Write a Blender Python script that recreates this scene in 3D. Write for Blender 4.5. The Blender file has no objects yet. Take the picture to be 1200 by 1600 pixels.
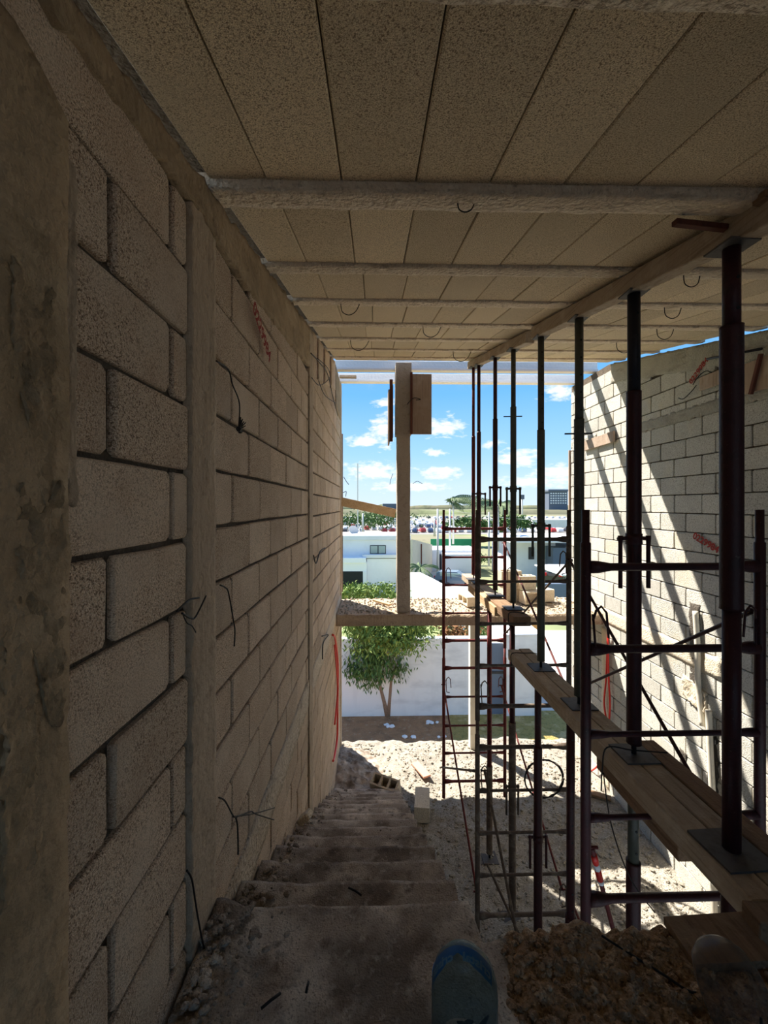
import bpy, math, random
from math import sin, cos, tan, pi, radians as R, sqrt
from mathutils import Vector, Matrix, noise
random.seed(7)
# ------------------------------------------------------------------ camera
EYE = 4.2                      # eye height over the ground floor of the building
F = 640.0                      # focal length in pixels of the 1200x1600 frame
YAW = math.atan(15.0/F)
cam = bpy.data.cameras.new('camera'); camo = bpy.data.objects.new('camera', cam)
bpy.context.scene.collection.objects.link(camo)
camo.location = (0, 0, EYE); camo.rotation_euler = (pi/2, 0, -YAW)
cam.sensor_fit = 'AUTO'; cam.sensor_width = 36; cam.lens = 36*F/1600; cam.shift_y = -10/1600.0
cam.clip_start = .05; cam.clip_end = 6000
SC = bpy.context.scene; SC.camera = camo
C = SC.collection
SC.view_settings.view_transform = 'Standard'; SC.view_settings.look = 'None'
SC.view_settings.gamma = 1; SC.view_settings.use_curve_mapping = False
SC.view_settings.exposure = 0.78
SUN_E = 9.0
SKY_K = .62
# ------------------------------------------------------------------ world
def make_world():
    w = bpy.data.worlds.new('sky'); SC.world = w; w.use_nodes = True
    nt = w.node_tree; N = nt.nodes; L = nt.links; N.clear()
    out = N.new('ShaderNodeOutputWorld'); bg = N.new('ShaderNodeBackground')
    L.new(bg.outputs[0], out.inputs[0]); bg.inputs[1].default_value = SKY_K
    tc = N.new('ShaderNodeTexCoord'); sep = N.new('ShaderNodeSeparateXYZ')
    L.new(tc.outputs['Generated'], sep.inputs[0])
    ramp = N.new('ShaderNodeValToRGB'); L.new(sep.outputs[2], ramp.inputs[0])
    e = ramp.color_ramp.elements
    e[0].position = 0.0; e[0].color = (.74, .90, 1.05, 1)
    e[1].position = 1.0; e[1].color = (.17, .36, .74, 1)
    for p, c in ((.05, (.66, .88, 1.08)), (.12, (.42, .75, 1.10)), (.26, (.19, .54, 1.04)), (.5, (.17, .42, .88))):
        x = e.new(p); x.color = (*c, 1)
    # clouds: noise cover added above the view plus the larger clouds seen in the gap
    mp = N.new('ShaderNodeMapping'); mp.inputs['Scale'].default_value = (1, 1, 2.6)
    L.new(tc.outputs['Generated'], mp.inputs[0])
    nz = N.new('ShaderNodeTexNoise'); nz.inputs['Scale'].default_value = 9; nz.inputs['Detail'].default_value = 9
    nz.inputs['Roughness'].default_value = .62
    L.new(mp.outputs[0], nz.inputs['Vector'])
    last = nz.outputs['Fac']
    def math_(op, a, b=None, clamp=False):
        m = N.new('ShaderNodeMath'); m.operation = op; m.use_clamp = clamp
        for i, v in enumerate((a, b)):
            if v is None: continue
            if isinstance(v, (int, float)): m.inputs[i].default_value = v
            else: L.new(v, m.inputs[i])
        return m.outputs[0]
    clouds = [(598, 672, 22, 26), (575, 690, 26, 9), (690, 668, 32, 15), (872, 610, 24, 14), (812, 715, 30, 13), (680, 708, 16, 5),
              (585, 736, 46, 14), (690, 738, 30, 10), (872, 738, 34, 11), (770, 693, 14, 8), (640, 760, 60, 8), (840, 752, 50, 9), (700, 661, 8, 5), (600, 630, 16, 8)]
    total = None
    for (px, py, sx, sy) in clouds:
        d = Vector(((px-600)/F, 1, (790-py)/F)); d = Matrix.Rotation(-YAW, 3, 'Z') @ d; d.normalize()
        s = N.new('ShaderNodeVectorMath'); s.operation = 'SUBTRACT'; L.new(tc.outputs['Generated'], s.inputs[0]); s.inputs[1].default_value = d
        m = N.new('ShaderNodeVectorMath'); m.operation = 'MULTIPLY'; L.new(s.outputs[0], m.inputs[0])
        m.inputs[1].default_value = (F/sx, F/sx, F/sy)
        ln = N.new('ShaderNodeVectorMath'); ln.operation = 'LENGTH'; L.new(m.outputs[0], ln.inputs[0])
        v = math_('SUBTRACT', 1.0, math_('MULTIPLY', ln.outputs['Value'], .5), True)
        total = v if total is None else math_('MAXIMUM', total, v)
    fine = N.new('ShaderNodeTexNoise'); fine.inputs['Scale'].default_value = 34; fine.inputs['Detail'].default_value = 8; fine.inputs['Roughness'].default_value = .6
    L.new(mp.outputs[0], fine.inputs['Vector'])
    a = math_('ADD', math_('MULTIPLY', total, .57), math_('MULTIPLY', fine.outputs['Fac'], .9))
    bump = math_('MULTIPLY', math_('SUBTRACT', a, .70), 4.0, True)
    wide = math_('MULTIPLY', math_('SUBTRACT', last, .545), 5.0, True)
    # unseen cloud cover added high up to whiten the ambient light
    hi_ = math_('MULTIPLY', math_('SUBTRACT', sep.outputs[2], .26), 5.0, True)
    m = math_('MAXIMUM', bump, math_('MULTIPLY', wide, math_('MULTIPLY', hi_, .9)), True)
    up = math_('MULTIPLY', sep.outputs[2], 60.0, True)
    m = math_('MULTIPLY', m, up)
    mix = N.new('ShaderNodeMix'); mix.data_type = 'RGBA'; L.new(m, mix.inputs[0])
    L.new(ramp.outputs[0], mix.inputs[6]); mix.inputs[7].default_value = (1.12, 1.13, 1.14, 1)
    L.new(mix.outputs[2], bg.inputs[0])
make_world()
sl = bpy.data.lights.new('sun', 'SUN'); so = bpy.data.objects.new('sun', sl); C.objects.link(so)
sl.energy = SUN_E; sl.angle = R(.6); sl.color = (1.0, .935, .82)
SUNV = Vector((.90, -1.0, -1.77)).normalized()
so.rotation_euler = SUNV.to_track_quat('-Z', 'Y').to_euler(); so.location = (-8, 12, 18)

# ------------------------------------------------------------------ helpers
XL, XR = -.58, 3.46            # the two block walls
def ray(px, py):
    r = Vector((cos(YAW), -sin(YAW), 0)); f = Vector((sin(YAW), cos(YAW), 0))
    return f + r*((px-600)/F) + Vector((0, 0, 1))*((790-py)/F)
def at(px, py, y=None, x=None, z=None):
    """the point on the plane y=, x= or z= (world) that the photograph shows at px, py"""
    d = ray(px, py); o = Vector((0, 0, EYE))
    t = y/d.y if y is not None else (x/d.x if x is not None else (z-EYE)/d.z)
    return o + d*t
def H(h): return EYE + h
class MB:
    def __init__(s): s.v = []; s.f = []
    def add(s, vs, fs):
        k = len(s.v); s.v += [tuple(v) for v in vs]; s.f += [tuple(i+k for i in f) for f in fs]; return s
    def box(s, x0, x1, y0, y1, z0, z1, M=None, c=0.0, jit=0.0):
        if c <= 0:
            vs = [Vector((x, y, z)) for z in (z0, z1) for y in (y0, y1) for x in (x0, x1)]
            if jit: vs = [v + Vector([random.uniform(-jit, jit) for _ in range(3)]) for v in vs]
            if M: vs = [M @ v for v in vs]
            return s.add(vs, [(0, 2, 3, 1), (4, 5, 7, 6), (0, 1, 5, 4), (2, 6, 7, 3), (0, 4, 6, 2), (1, 3, 7, 5)])
        # chamfered box: 24 vertices
        bm = bmesh_box(x0, x1, y0, y1, z0, z1, c)
        vs = [Vector(v) for v in bm[0]]
        if jit: vs = [v + Vector([random.uniform(-jit, jit) for _ in range(3)]) for v in vs]
        if M: vs = [M @ v for v in vs]
        return s.add(vs, bm[1])
    def beam(s, a, b, w, h, c=0.0, up=(0, 0, 1)):
        """bar from a to b, w wide, h high"""
        a = Vector(a); b = Vector(b); d = (b-a); l = d.length; d.normalize()
        u = Vector(up); r = d.cross(u).normalized(); u = r.cross(d)
        M = Matrix(((r.x, d.x, u.x, a.x), (r.y, d.y, u.y, a.y), (r.z, d.z, u.z, a.z), (0, 0, 0, 1)))
        return s.box(-w/2, w/2, 0, l, -h/2, h/2, M, c)
    def tube(s, pts, r, n=8, cap=True):
        pts = [Vector(p) for p in pts]; rs = r if isinstance(r, (list, tuple)) else [r]*len(pts)
        d0 = (pts[1]-pts[0]).normalized(); u = Vector((0, 0, 1)) if abs(d0.z) < .9 else Vector((1, 0, 0))
        k = len(s.v); 
        for i, p in enumerate(pts):
            if i == 0: d = pts[1]-pts[0]
            elif i == len(pts)-1: d = pts[-1]-pts[-2]
            else: d = (pts[i+1]-pts[i]).normalized() + (pts[i]-pts[i-1]).normalized()
            d.normalize(); rr = d.cross(u)
            if rr.length < 1e-4: rr = d.cross(Vector((0, 1, .1)))
            rr.normalize(); u = rr.cross(d).normalized()
            for j in range(n):
                a = 2*pi*j/n; s.v.append(tuple(p + (rr*cos(a) + u*sin(a))*rs[i]))
        for i in range(len(pts)-1):
            for j in range(n):
                a = k+i*n+j; b = k+i*n+(j+1) % n; s.f.append((a, b, b+n, a+n))
        if cap:
            s.f.append(tuple(k+j for j in range(n))[::-1]); e = k+(len(pts)-1)*n; s.f.append(tuple(e+j for j in range(n)))
        return s
    def lathe(s, prof, n=24, o=(0, 0, 0), M=None):
        k = len(s.v)
        for (r, z) in prof:
            for j in range(n):
                a = 2*pi*j/n; p = Vector((r*cos(a), r*sin(a), z))
                p = (M @ p) if M else p
                s.v.append(tuple(p + Vector(o)))
        for i in range(len(prof)-1):
            for j in range(n):
                a = k+i*n+j; b = k+i*n+(j+1) % n; s.f.append((a, b, b+n, a+n))
        return s
    def build(s, name, mat, parent=None, smooth=False, origin=None):
        me = bpy.data.meshes.new(name)
        vs = s.v
        if origin is not None: o = Vector(origin); vs = [tuple(Vector(v)-o) for v in vs]
        me.from_pydata(vs, [], s.f); me.update()
        if smooth: me.polygons.foreach_set('use_smooth', [True]*len(me.polygons))
        me.materials.append(mat)
        ob = bpy.data.objects.new(name, me); C.objects.link(ob)
        if origin is not None: ob.location = Vector(origin)
        if parent: setp(ob, parent)
        return ob
def setp(ob, parent):
    ob.parent = parent
    if parent.type == 'EMPTY' or True:
        ob.matrix_parent_inverse = parent_world(parent).inverted()
def parent_world(o):
    M = Matrix.LocRotScale(o.location, o.rotation_euler, o.scale)
    return (parent_world(o.parent) @ o.matrix_parent_inverse @ M) if o.parent else M
def bmesh_box(x0, x1, y0, y1, z0, z1, c):
    vs = []; idx = {}
    X = (x0, x1); Y = (y0, y1); Z = (z0, z1)
    for i in (0, 1):
        for j in (0, 1):
            for k in (0, 1):
                sx = c if i == 0 else -c; sy = c if j == 0 else -c; sz = c if k == 0 else -c
                idx[i, j, k, 'x'] = len(vs); vs.append((X[i], Y[j]+sy, Z[k]+sz))
                idx[i, j, k, 'y'] = len(vs); vs.append((X[i]+sx, Y[j], Z[k]+sz))
                idx[i, j, k, 'z'] = len(vs); vs.append((X[i]+sx, Y[j]+sy, Z[k]))
    fs = []
    cen = Vector(((x0+x1)/2, (y0+y1)/2, (z0+z1)/2))
    def addf(ids):
        p = [Vector(vs[q]) for q in ids]; n = (p[1]-p[0]).cross(p[2]-p[0]); m = sum(p, Vector())/len(p)
        fs.append(tuple(ids) if n.dot(m-cen) > 0 else tuple(ids)[::-1])
    for i in (0, 1):
        addf([idx[i, 0, 0, 'x'], idx[i, 1, 0, 'x'], idx[i, 1, 1, 'x'], idx[i, 0, 1, 'x']])
        addf([idx[0, i, 0, 'y'], idx[1, i, 0, 'y'], idx[1, i, 1, 'y'], idx[0, i, 1, 'y']])
        addf([idx[0, 0, i, 'z'], idx[1, 0, i, 'z'], idx[1, 1, i, 'z'], idx[0, 1, i, 'z']])
        for j in (0, 1):
            addf([idx[i, j, 0, 'x'], idx[i, j, 1, 'x'], idx[i, j, 1, 'y'], idx[i, j, 0, 'y']])
            addf([idx[i, 0, j, 'x'], idx[i, 1, j, 'x'], idx[i, 1, j, 'z'], idx[i, 0, j, 'z']])
            addf([idx[0, i, j, 'y'], idx[1, i, j, 'y'], idx[1, i, j, 'z'], idx[0, i, j, 'z']])
            for k in (0, 1): addf([idx[i, j, k, 'x'], idx[i, j, k, 'y'], idx[i, j, k, 'z']])
    return vs, fs
def tag(o, label=None, cat=None, group=None, kind=None):
    if label: o['label'] = label
    if cat: o['category'] = cat
    if group: o['group'] = group
    if kind: o['kind'] = kind
    return o
def empty(name, loc=(0, 0, 0), label=None, cat=None, group=None, kind=None, rz=0):
    o = bpy.data.objects.new(name, None); C.objects.link(o); o.location = loc; o.rotation_euler = (0, 0, rz)
    o.empty_display_size = .1
    return tag(o, label, cat, group, kind)
def wire(name, pts, r, mat, label, cat='wire', parent=None, n=6, group=None):
    """smooth curve through pts"""
    P = [Vector(p) for p in pts]; Q = []
    for i in range(len(P)-1):
        a = P[max(i-1, 0)]; b = P[i]; c = P[i+1]; d = P[min(i+2, len(P)-1)]
        for k in range(6):
            t = k/6.0
            Q.append(.5*((2*b)+(-a+c)*t+(2*a-5*b+4*c-d)*t*t+(-a+3*b-3*c+d)*t**3))
    Q.append(P[-1])
    o = MB().tube(Q, r, n).build(name, mat, parent, True)
    if label: tag(o, label, cat, group)
    return o
# ------------------------------------------------------------------ materials
MATS = {}
def mat(name, col, rough=.85, spots=None, metal=0.0, bump=0.0, bscale=60, spec=None, extra=None):
    """col base; spots: list of (scale, color, low, high, strength) noise layers; per-object tint"""
    m = bpy.data.materials.new(name); m.use_nodes = True; MATS[name] = m
    nt = m.node_tree; N = nt.nodes; L = nt.links; b = N['Principled BSDF']
    b.inputs['Roughness'].default_value = rough; b.inputs['Metallic'].default_value = metal
    b.inputs['Specular IOR Level'].default_value = .25 if spec is None else spec
    tc = N.new('ShaderNodeTexCoord'); oi = N.new('ShaderNodeObjectInfo')
    mul = N.new('ShaderNodeMath'); mul.operation = 'MULTIPLY'; L.new(oi.outputs['Random'], mul.inputs[0]); mul.inputs[1].default_value = 37.0
    add = N.new('ShaderNodeVectorMath'); add.operation = 'ADD'; L.new(tc.outputs['Object'], add.inputs[0]); L.new(mul.outputs[0], add.inputs[1])
    rgb = N.new('ShaderNodeRGB'); rgb.outputs[0].default_value = (*col, 1); last = rgb.outputs[0]
    for (sc_, c2, lo, hi, st) in (spots or []):
        nz = N.new('ShaderNodeTexNoise'); nz.inputs['Detail'].default_value = 3; nz.inputs['Roughness'].default_value = .6
        if isinstance(sc_, tuple):
            mp = N.new('ShaderNodeMapping'); mp.inputs['Scale'].default_value = sc_; L.new(add.outputs[0], mp.inputs[0]); L.new(mp.outputs[0], nz.inputs['Vector']); nz.inputs['Scale'].default_value = 1
        else:
            L.new(add.outputs[0], nz.inputs['Vector']); nz.inputs['Scale'].default_value = sc_
        mr = N.new('ShaderNodeMapRange'); mr.inputs[1].default_value = lo; mr.inputs[2].default_value = hi; mr.inputs[4].default_value = st
        L.new(nz.outputs['Fac'], mr.inputs[0])
        mx = N.new('ShaderNodeMix'); mx.data_type = 'RGBA'; L.new(mr.outputs[0], mx.inputs[0]); L.new(last, mx.inputs[6]); mx.inputs[7].default_value = (*c2, 1)
        last = mx.outputs[2]
    hs = N.new('ShaderNodeHueSaturation'); L.new(last, hs.inputs['Color'])
    mr = N.new('ShaderNodeMapRange'); L.new(oi.outputs['Random'], mr.inputs[0]); mr.inputs[3].default_value = .86; mr.inputs[4].default_value = 1.10
    L.new(mr.outputs[0], hs.inputs['Value'])
    L.new(hs.outputs[0], b.inputs['Base Color'])
    if bump:
        nb = N.new('ShaderNodeTexNoise'); nb.inputs['Scale'].default_value = bscale; nb.inputs['Detail'].default_value = 4; L.new(add.outputs[0], nb.inputs['Vector'])
        bp = N.new('ShaderNodeBump'); bp.inputs['Strength'].default_value = min(1, bump); bp.inputs['Distance'].default_value = .5/bscale*3
        L.new(nb.outputs['Fac'], bp.inputs['Height']); L.new(bp.outputs[0], b.inputs['Normal'])
    return m
M_block = mat('block_concrete', (.72, .535, .38), .95, [(300, (.98, .84, .67), .50, .60, .9), (210, (.17, .105, .065), .51, .62, .95), (480, (.20, .13, .08), .52, .64, .8), (7, (.50, .35, .24), .45, .7, .5), (3, (.74, .60, .46), .5, .7, .6)], bump=.8, bscale=320)
M_blockR = mat('block_concrete_pale', (.53, .51, .455), .95, [(130, (.74, .72, .67), .5, .62, .8), (85, (.24, .22, .19), .53, .66, .85), (1.6, (.66, .56, .40), .56, .7, .5), (4, (.42, .40, .36), .52, .7, .5)], bump=.9, bscale=130)
M_ceil = mat('ceiling_block_concrete', (.80, .65, .45), .95, [(260, (.98, .84, .61), .50, .60, .8), (230, (.22, .14, .08), .51, .63, .9), (500, (.24, .15, .09), .52, .64, .7), (2.5, (.62, .51, .36), .5, .7, .6)], bump=.7, bscale=330)
M_mortar = mat('mortar', (.13, .10, .075), .98, [(40, (.07, .055, .04), .5, .7, .8), (9, (.19, .15, .11), .5, .7, .6)], bump=1, bscale=60)
M_plaster = mat('cement_plaster', (.40, .29, .18), .93, [(5, (.27, .20, .12), .45, .62, .8), (16, (.20, .14, .09), .62, .70, .7), ((2, 2, 9), (.50, .38, .25), .52, .66, .6), (90, (.28, .20, .13), .55, .7, .5)], bump=.5, bscale=45)
M_column = mat('poured_concrete', (.46, .355, .255), .92, [((3, 3, 1), (.56, .44, .32), .5, .7, .7), (14, (.26, .19, .13), .56, .7, .6), ((60, 60, 4), (.33, .25, .175), .5, .7, .5)], bump=.5, bscale=40)
M_grey = mat('grey_render', (.40, .375, .32), .93, [(5, (.30, .28, .24), .45, .65, .7), (40, (.52, .49, .43), .55, .7, .6), ((3, 3, 12), (.22, .20, .17), .6, .7, .6)], bump=.8, bscale=60)
M_chase_shade = mat('painted_chase_shade', (.10, .085, .07), .98, bump=1, bscale=60)
M_joist = mat('joist_concrete', (.76, .62, .47), .95, [(24, (.92, .80, .64), .5, .68, .7), (9, (.36, .27, .19), .58, .68, .6), (70, (.48, .38, .28), .55, .7, .6)], bump=1, bscale=50)
M_joistw = mat('pale_joist_concrete', (.94, .89, .84), .9, [((1, 40, 40), (.80, .74, .70), .5, .7, .5)], bump=.2, bscale=30)
M_stair = mat('dusty_concrete', (.45, .37, .30), .97, [(5, (.74, .64, .53), .50, .62, .85), (3.2, (.19, .145, .11), .50, .62, .85), (26, (.62, .54, .45), .56, .7, .6), (11, (.14, .105, .08), .56, .66, .7), (120, (.15, .11, .08), .55, .68, .7)], bump=.8, bscale=150)
M_soil = mat('rubble_soil', (.50, .33, .20), .98, [(8, (.28, .17, .10), .45, .62, .8), (26, (.76, .58, .40), .53, .66, .85), (70, (.17, .10, .06), .54, .68, .8)], bump=1, bscale=90)
M_ground = mat('gravel_ground', (.33, .30, .255), .98, [(3, (.26, .23, .19), .45, .65, .7), (40, (.50, .46, .40), .52, .66, .8), (70, (.13, .11, .09), .55, .68, .8)], bump=1, bscale=90)
M_stone = mat('rubble_stone', (.38, .34, .28), .97, [(30, (.24, .21, .17), .5, .7, .6)], bump=.6, bscale=40)
M_dirt = mat('brown_dirt', (.46, .25, .13), .98, [(3, (.30, .165, .09), .45, .65, .8), (9, (.60, .42, .27), .58, .7, .6)], bump=1, bscale=20)
M_grass = mat('dry_grass', (.40, .30, .10), .98, [(2, (.66, .48, .24), .5, .62, .8), (9, (.17, .15, .045), .5, .7, .7)], bump=1, bscale=20)
M_asph = mat('pale_asphalt', (.50, .47, .44), .95, [(2, (.42, .39, .36), .5, .7, .6)])
M_far = mat('distant_land', (.15, .155, .10), .98, [(.02, (.22, .27, .11), .45, .6, .8), (.006, (.26, .20, .14), .5, .7, .6), (.08, (.07, .085, .05), .5, .7, .6)])
M_wood = mat('new_timber', (.60, .42, .24), .85, [((60, 2, 60), (.42, .26, .13), .5, .68, .7), ((9, 1, 9), (.70, .54, .35), .5, .7, .6)], bump=.2, bscale=60)
M_woodd = mat('old_timber', (.24, .15, .09), .9, [((60, 2, 60), (.12, .07, .04), .5, .68, .7), (9, (.32, .23, .15), .55, .7, .6)], bump=.3, bscale=60)
M_woodg = mat('dusty_timber', (.42, .33, .24), .92, [((70, 2, 70), (.24, .17, .11), .52, .68, .7), (9, (.56, .48, .38), .5, .7, .6)], bump=.3, bscale=60)
M_board = mat('formwork_board', (.38, .285, .22), .88, [((50, 50, 2), (.22, .15, .11), .5, .68, .7), (6, (.48, .39, .32), .5, .7, .6)], bump=.2, bscale=50)
M_post = mat('grey_brown_concrete', (.40, .34, .275), .93, [((3, 3, 1), (.50, .43, .35), .5, .7, .7), (14, (.26, .21, .16), .56, .7, .6)], bump=.5, bscale=40)
M_redwood = mat('red_brown_board', (.13, .045, .03), .8, [((40, 40, 3), (.07, .025, .018), .5, .7, .6)])
M_maroon = mat('maroon_paint', (.045, .011, .014), .5, [(18, (.025, .009, .010), .5, .66, .8), (60, (.16, .12, .10), .66, .74, .5)], spec=.3, bump=.15, bscale=80)
M_red = mat('red_paint', (.13, .018, .018), .55, [(14, (.06, .015, .015), .5, .66, .8), (50, (.30, .22, .17), .62, .72, .5)], spec=.3)
M_steel = mat('grey_green_steel', (.062, .066, .052), .5, [(12, (.035, .037, .03), .5, .68, .8), (60, (.18, .16, .13), .62, .72, .5)], spec=.4)
M_dark = mat('dark_steel', (.014, .014, .020), .5, [(20, (.04, .035, .035), .58, .7, .6)], spec=.3)
M_dusty = mat('dusty_brown_steel', (.11, .08, .062), .75, [(12, (.22, .18, .14), .5, .66, .8), (30, (.05, .03, .026), .56, .7, .7)], bump=.2, bscale=60)
M_plate = mat('plate_steel', (.10, .09, .085), .6, [(25, (.05, .04, .035), .5, .7, .7)])
M_wire = mat('black_wire', (.02, .016, .015), .6)
M_hose = mat('red_hose', (.75, .03, .02), .45, spec=.5)
M_pvc = mat('pvc_pipe', (.80, .74, .62), .5, [(12, (.62, .54, .42), .55, .7, .6)])
M_stamp = mat('red_stamp', (.30, .035, .028), .9)
M_white = mat('white_render', (.80, .81, .84), .9, [(.8, (.70, .71, .74), .5, .7, .5)])
M_whites = mat('stained_white_render', (.74, .74, .74), .92, [((.9, .9, 2.2), (.55, .55, .56), .52, .7, .8), ((3, 3, .5), (.62, .62, .63), .5, .7, .5)])
M_green = mat('green_mesh', (.03, .22, .10), .9)
M_orange = mat('orange_render', (.85, .40, .12), .9)
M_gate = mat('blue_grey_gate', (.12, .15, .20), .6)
M_glass = mat('window_glass', (.28, .38, .38), .1, spec=.8)
M_black = mat('dark_opening', (.015, .018, .02), .6)
M_frame = mat('dark_frame', (.04, .04, .045), .5)
M_leaf = mat('fresh_leaves', (.16, .25, .045), .6, [(3, (.34, .40, .09), .45, .62, .8), (7, (.06, .11, .025), .5, .66, .8)], spec=.3)
M_leafd = mat('dark_leaves', (.07, .14, .04), .7, [(5, (.16, .24, .07), .5, .66, .8)])
M_bark = mat('bark', (.34, .22, .15), .95, [(20, (.20, .12, .08), .5, .7, .7)], bump=.6, bscale=40)
M_palm = mat('palm_fronds', (.10, .15, .07), .7, [(4, (.20, .25, .13), .5, .66, .7)])
M_pole = mat('pole_concrete', (.62, .60, .57), .9)
M_blue = mat('blue_label', (.03, .42, .95), .4)
M_lettering = mat('pale_lettering', (.85, .95, 1.0), .6)
M_hollow = mat('hollow_block_concrete', (.68, .58, .44), .95, [(60, (.80, .72, .58), .5, .66, .6), (45, (.42, .34, .25), .56, .7, .6)], bump=.7, bscale=70)
M_card = mat('blockwork_beige', (.66, .58, .46), .95, [(1.5, (.56, .49, .40), .5, .7, .6)])
M_tower = mat('tower_wall', (.13, .155, .21), .8)
for nme, c in (('white', (.75, .76, .78)), ('silver', (.45, .47, .5)), ('red', (.5, .04, .04)), ('navy', (.05, .08, .16)), ('dark', (.04, .04, .05))):
    mat('car_paint_'+nme, c, .35, spec=.6)
M_car = mat('car_paint_greyblue', (.16, .21, .27), .35, spec=.6)
M_tail = mat('tail_light', (.6, .02, .03), .3)
def plastic(name, tint, op, dust):
    m = bpy.data.materials.new(name); m.use_nodes = True; nt = m.node_tree; N = nt.nodes; L = nt.links
    b = N['Principled BSDF']; b.inputs['Base Color'].default_value = (*dust, 1); b.inputs['Roughness'].default_value = .3
    t = N.new('ShaderNodeBsdfTransparent'); t.inputs[0].default_value = (*tint, 1)
    mx = N.new('ShaderNodeMixShader'); out = N['Material Output']
    nz = N.new('ShaderNodeTexNoise'); nz.inputs['Scale'].default_value = 30; nz.inputs['Detail'].default_value = 5
    tc = N.new('ShaderNodeTexCoord'); L.new(tc.outputs['Object'], nz.inputs['Vector'])
    mr = N.new('ShaderNodeMapRange'); mr.inputs[1].default_value = .35; mr.inputs[2].default_value = .7; mr.inputs[3].default_value = op*.6; mr.inputs[4].default_value = op*1.3
    lw = N.new('ShaderNodeLayerWeight'); lw.inputs[0].default_value = .35
    ad = N.new('ShaderNodeMath'); ad.operation = 'MULTIPLY_ADD'; L.new(lw.outputs['Facing'], ad.inputs[0]); ad.inputs[1].default_value = .45
    L.new(nz.outputs['Fac'], mr.inputs[0]); L.new(mr.outputs[0], ad.inputs[2]); ad.use_clamp = True
    L.new(ad.outputs[0], mx.inputs[0]); L.new(t.outputs[0], mx.inputs[1]); L.new(b.outputs[0], mx.inputs[2]); L.new(mx.outputs[0], out.inputs[0])
    return m
M_jug = plastic('dusty_blue_plastic', (.62, .76, .80), .10, (.16, .21, .22))
M_clear = plastic('dusty_clear_plastic', (.80, .77, .74), .07, (.26, .22, .19))

# ------------------------------------------------------------------ block walls
def mapL(u, v, n): return (XL+n, u, H(v))
def mapR(u, v, n): return (XR-n, u, H(v))
def block_mesh(w, h, mp, d=.06, rough=.004, name='block'):
    """a block w x h, origin at its front lower corner; its outline worn, its front face proud of chamfered edges"""
    # outline: 12 points, worn unevenly
    c = random.uniform(.006, .016)
    pts = []
    for (x, y, sx, sy) in ((0, 0, 1, 1), (w, 0, -1, 1), (w, h, -1, -1), (0, h, 1, -1)):
        a = random.uniform(.004, .018); b_ = random.uniform(.004, .014)
        if (x == 0) == (y == 0): pts += [(x, y+sy*b_), (x+sx*a, y)]
        else: pts += [(x+sx*a, y), (x, y+sy*b_)]
    # add mid points on long sides with a little wander
    out = []
    for i in range(8):
        p = pts[i]; q = pts[(i+1) % 8]; out.append(p)
        if abs(p[0]-q[0]) > .15: out.append(((p[0]+q[0])/2, p[1]+random.uniform(-rough, rough)))
    n = len(out); vs = []; e = .005
    for (x, y) in out:
        cx = x + (e if x < w*.5 else -e); cy = y + (e if y < h*.5 else -e)
        vs.append((cx+random.uniform(-.002, .002), cy+random.uniform(-.002, .002), random.uniform(-.001, .001)))
    for (x, y) in out: vs.append((x, y, -.006))
    for (x, y) in out: vs.append((x, y, -d))
    right = mp is mapR
    V = [((nn, x, y) if not right else (-nn, x, y)) for (x, y, nn) in vs]
    fs = [tuple(range(n))]
    for k in (0, 1):
        for i in range(n):
            j = (i+1) % n; fs.append((k*n+i, (k+1)*n+i, (k+1)*n+j, k*n+j))
    if right: fs = [f[::-1] for f in fs]
    # winding: front face must look along the wall's outward normal
    me = bpy.data.meshes.new(name); me.from_pydata(V, [], fs); me.update()
    want = Vector((1, 0, 0)) if not right else Vector((-1, 0, 0))
    if me.polygons[0].normal.dot(want) < 0: me.flip_normals()
    return me
def surf(mp, u0, u1, lo, hi, nu, nv, n0, amp, freq=6, edge=.0, seed=0, thick=.05):
    """rough sheet on a wall: n0 proud, lo/hi are functions of u; closed rim back to n0-thick"""
    mb = MB(); g = []
    for i in range(nu+1):
        row = []
        for j in range(nv+1):
            u = u0+(u1-u0)*i/nu; a = lo(u); b = hi(u); v = a+(b-a)*j/nv
            if edge and (j in (0, nv) ): v += edge*noise.noise(Vector((u*freq*3, j, seed)))*2
            uu = u + (edge*noise.noise(Vector((v*freq*3, i, seed+5)))*2 if edge and i in (0, nu) else 0)
            n = n0 + amp*noise.fractal(Vector((u*freq, v*freq, seed)), 1.0, 2.0, 4)
            row.append(len(mb.v)); mb.v.append(mp(uu, v, n))
        g.append(row)
    flip = mp is mapR
    for i in range(nu):
        for j in range(nv):
            f = (g[i][j], g[i+1][j], g[i+1][j+1], g[i][j+1]); mb.f.append(f[::-1] if flip else f)
    rim = [g[i][0] for i in range(nu+1)] + [g[nu][j] for j in range(1, nv+1)] + [g[i][nv] for i in range(nu-1, -1, -1)] + [g[0][j] for j in range(nv-1, 0, -1)]
    k = len(mb.v)
    for r in rim:
        x, y, z = mb.v[r]; mb.v.append((x - (thick if not flip else -thick), y, z))
    for i in range(len(rim)):
        j = (i+1) % len(rim); f = (rim[i], k+i, k+j, rim[j]); mb.f.append(f[::-1] if flip else f)
    return mb
def ceil_h(y): return min(.81+.219*y, 2.125)
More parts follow.
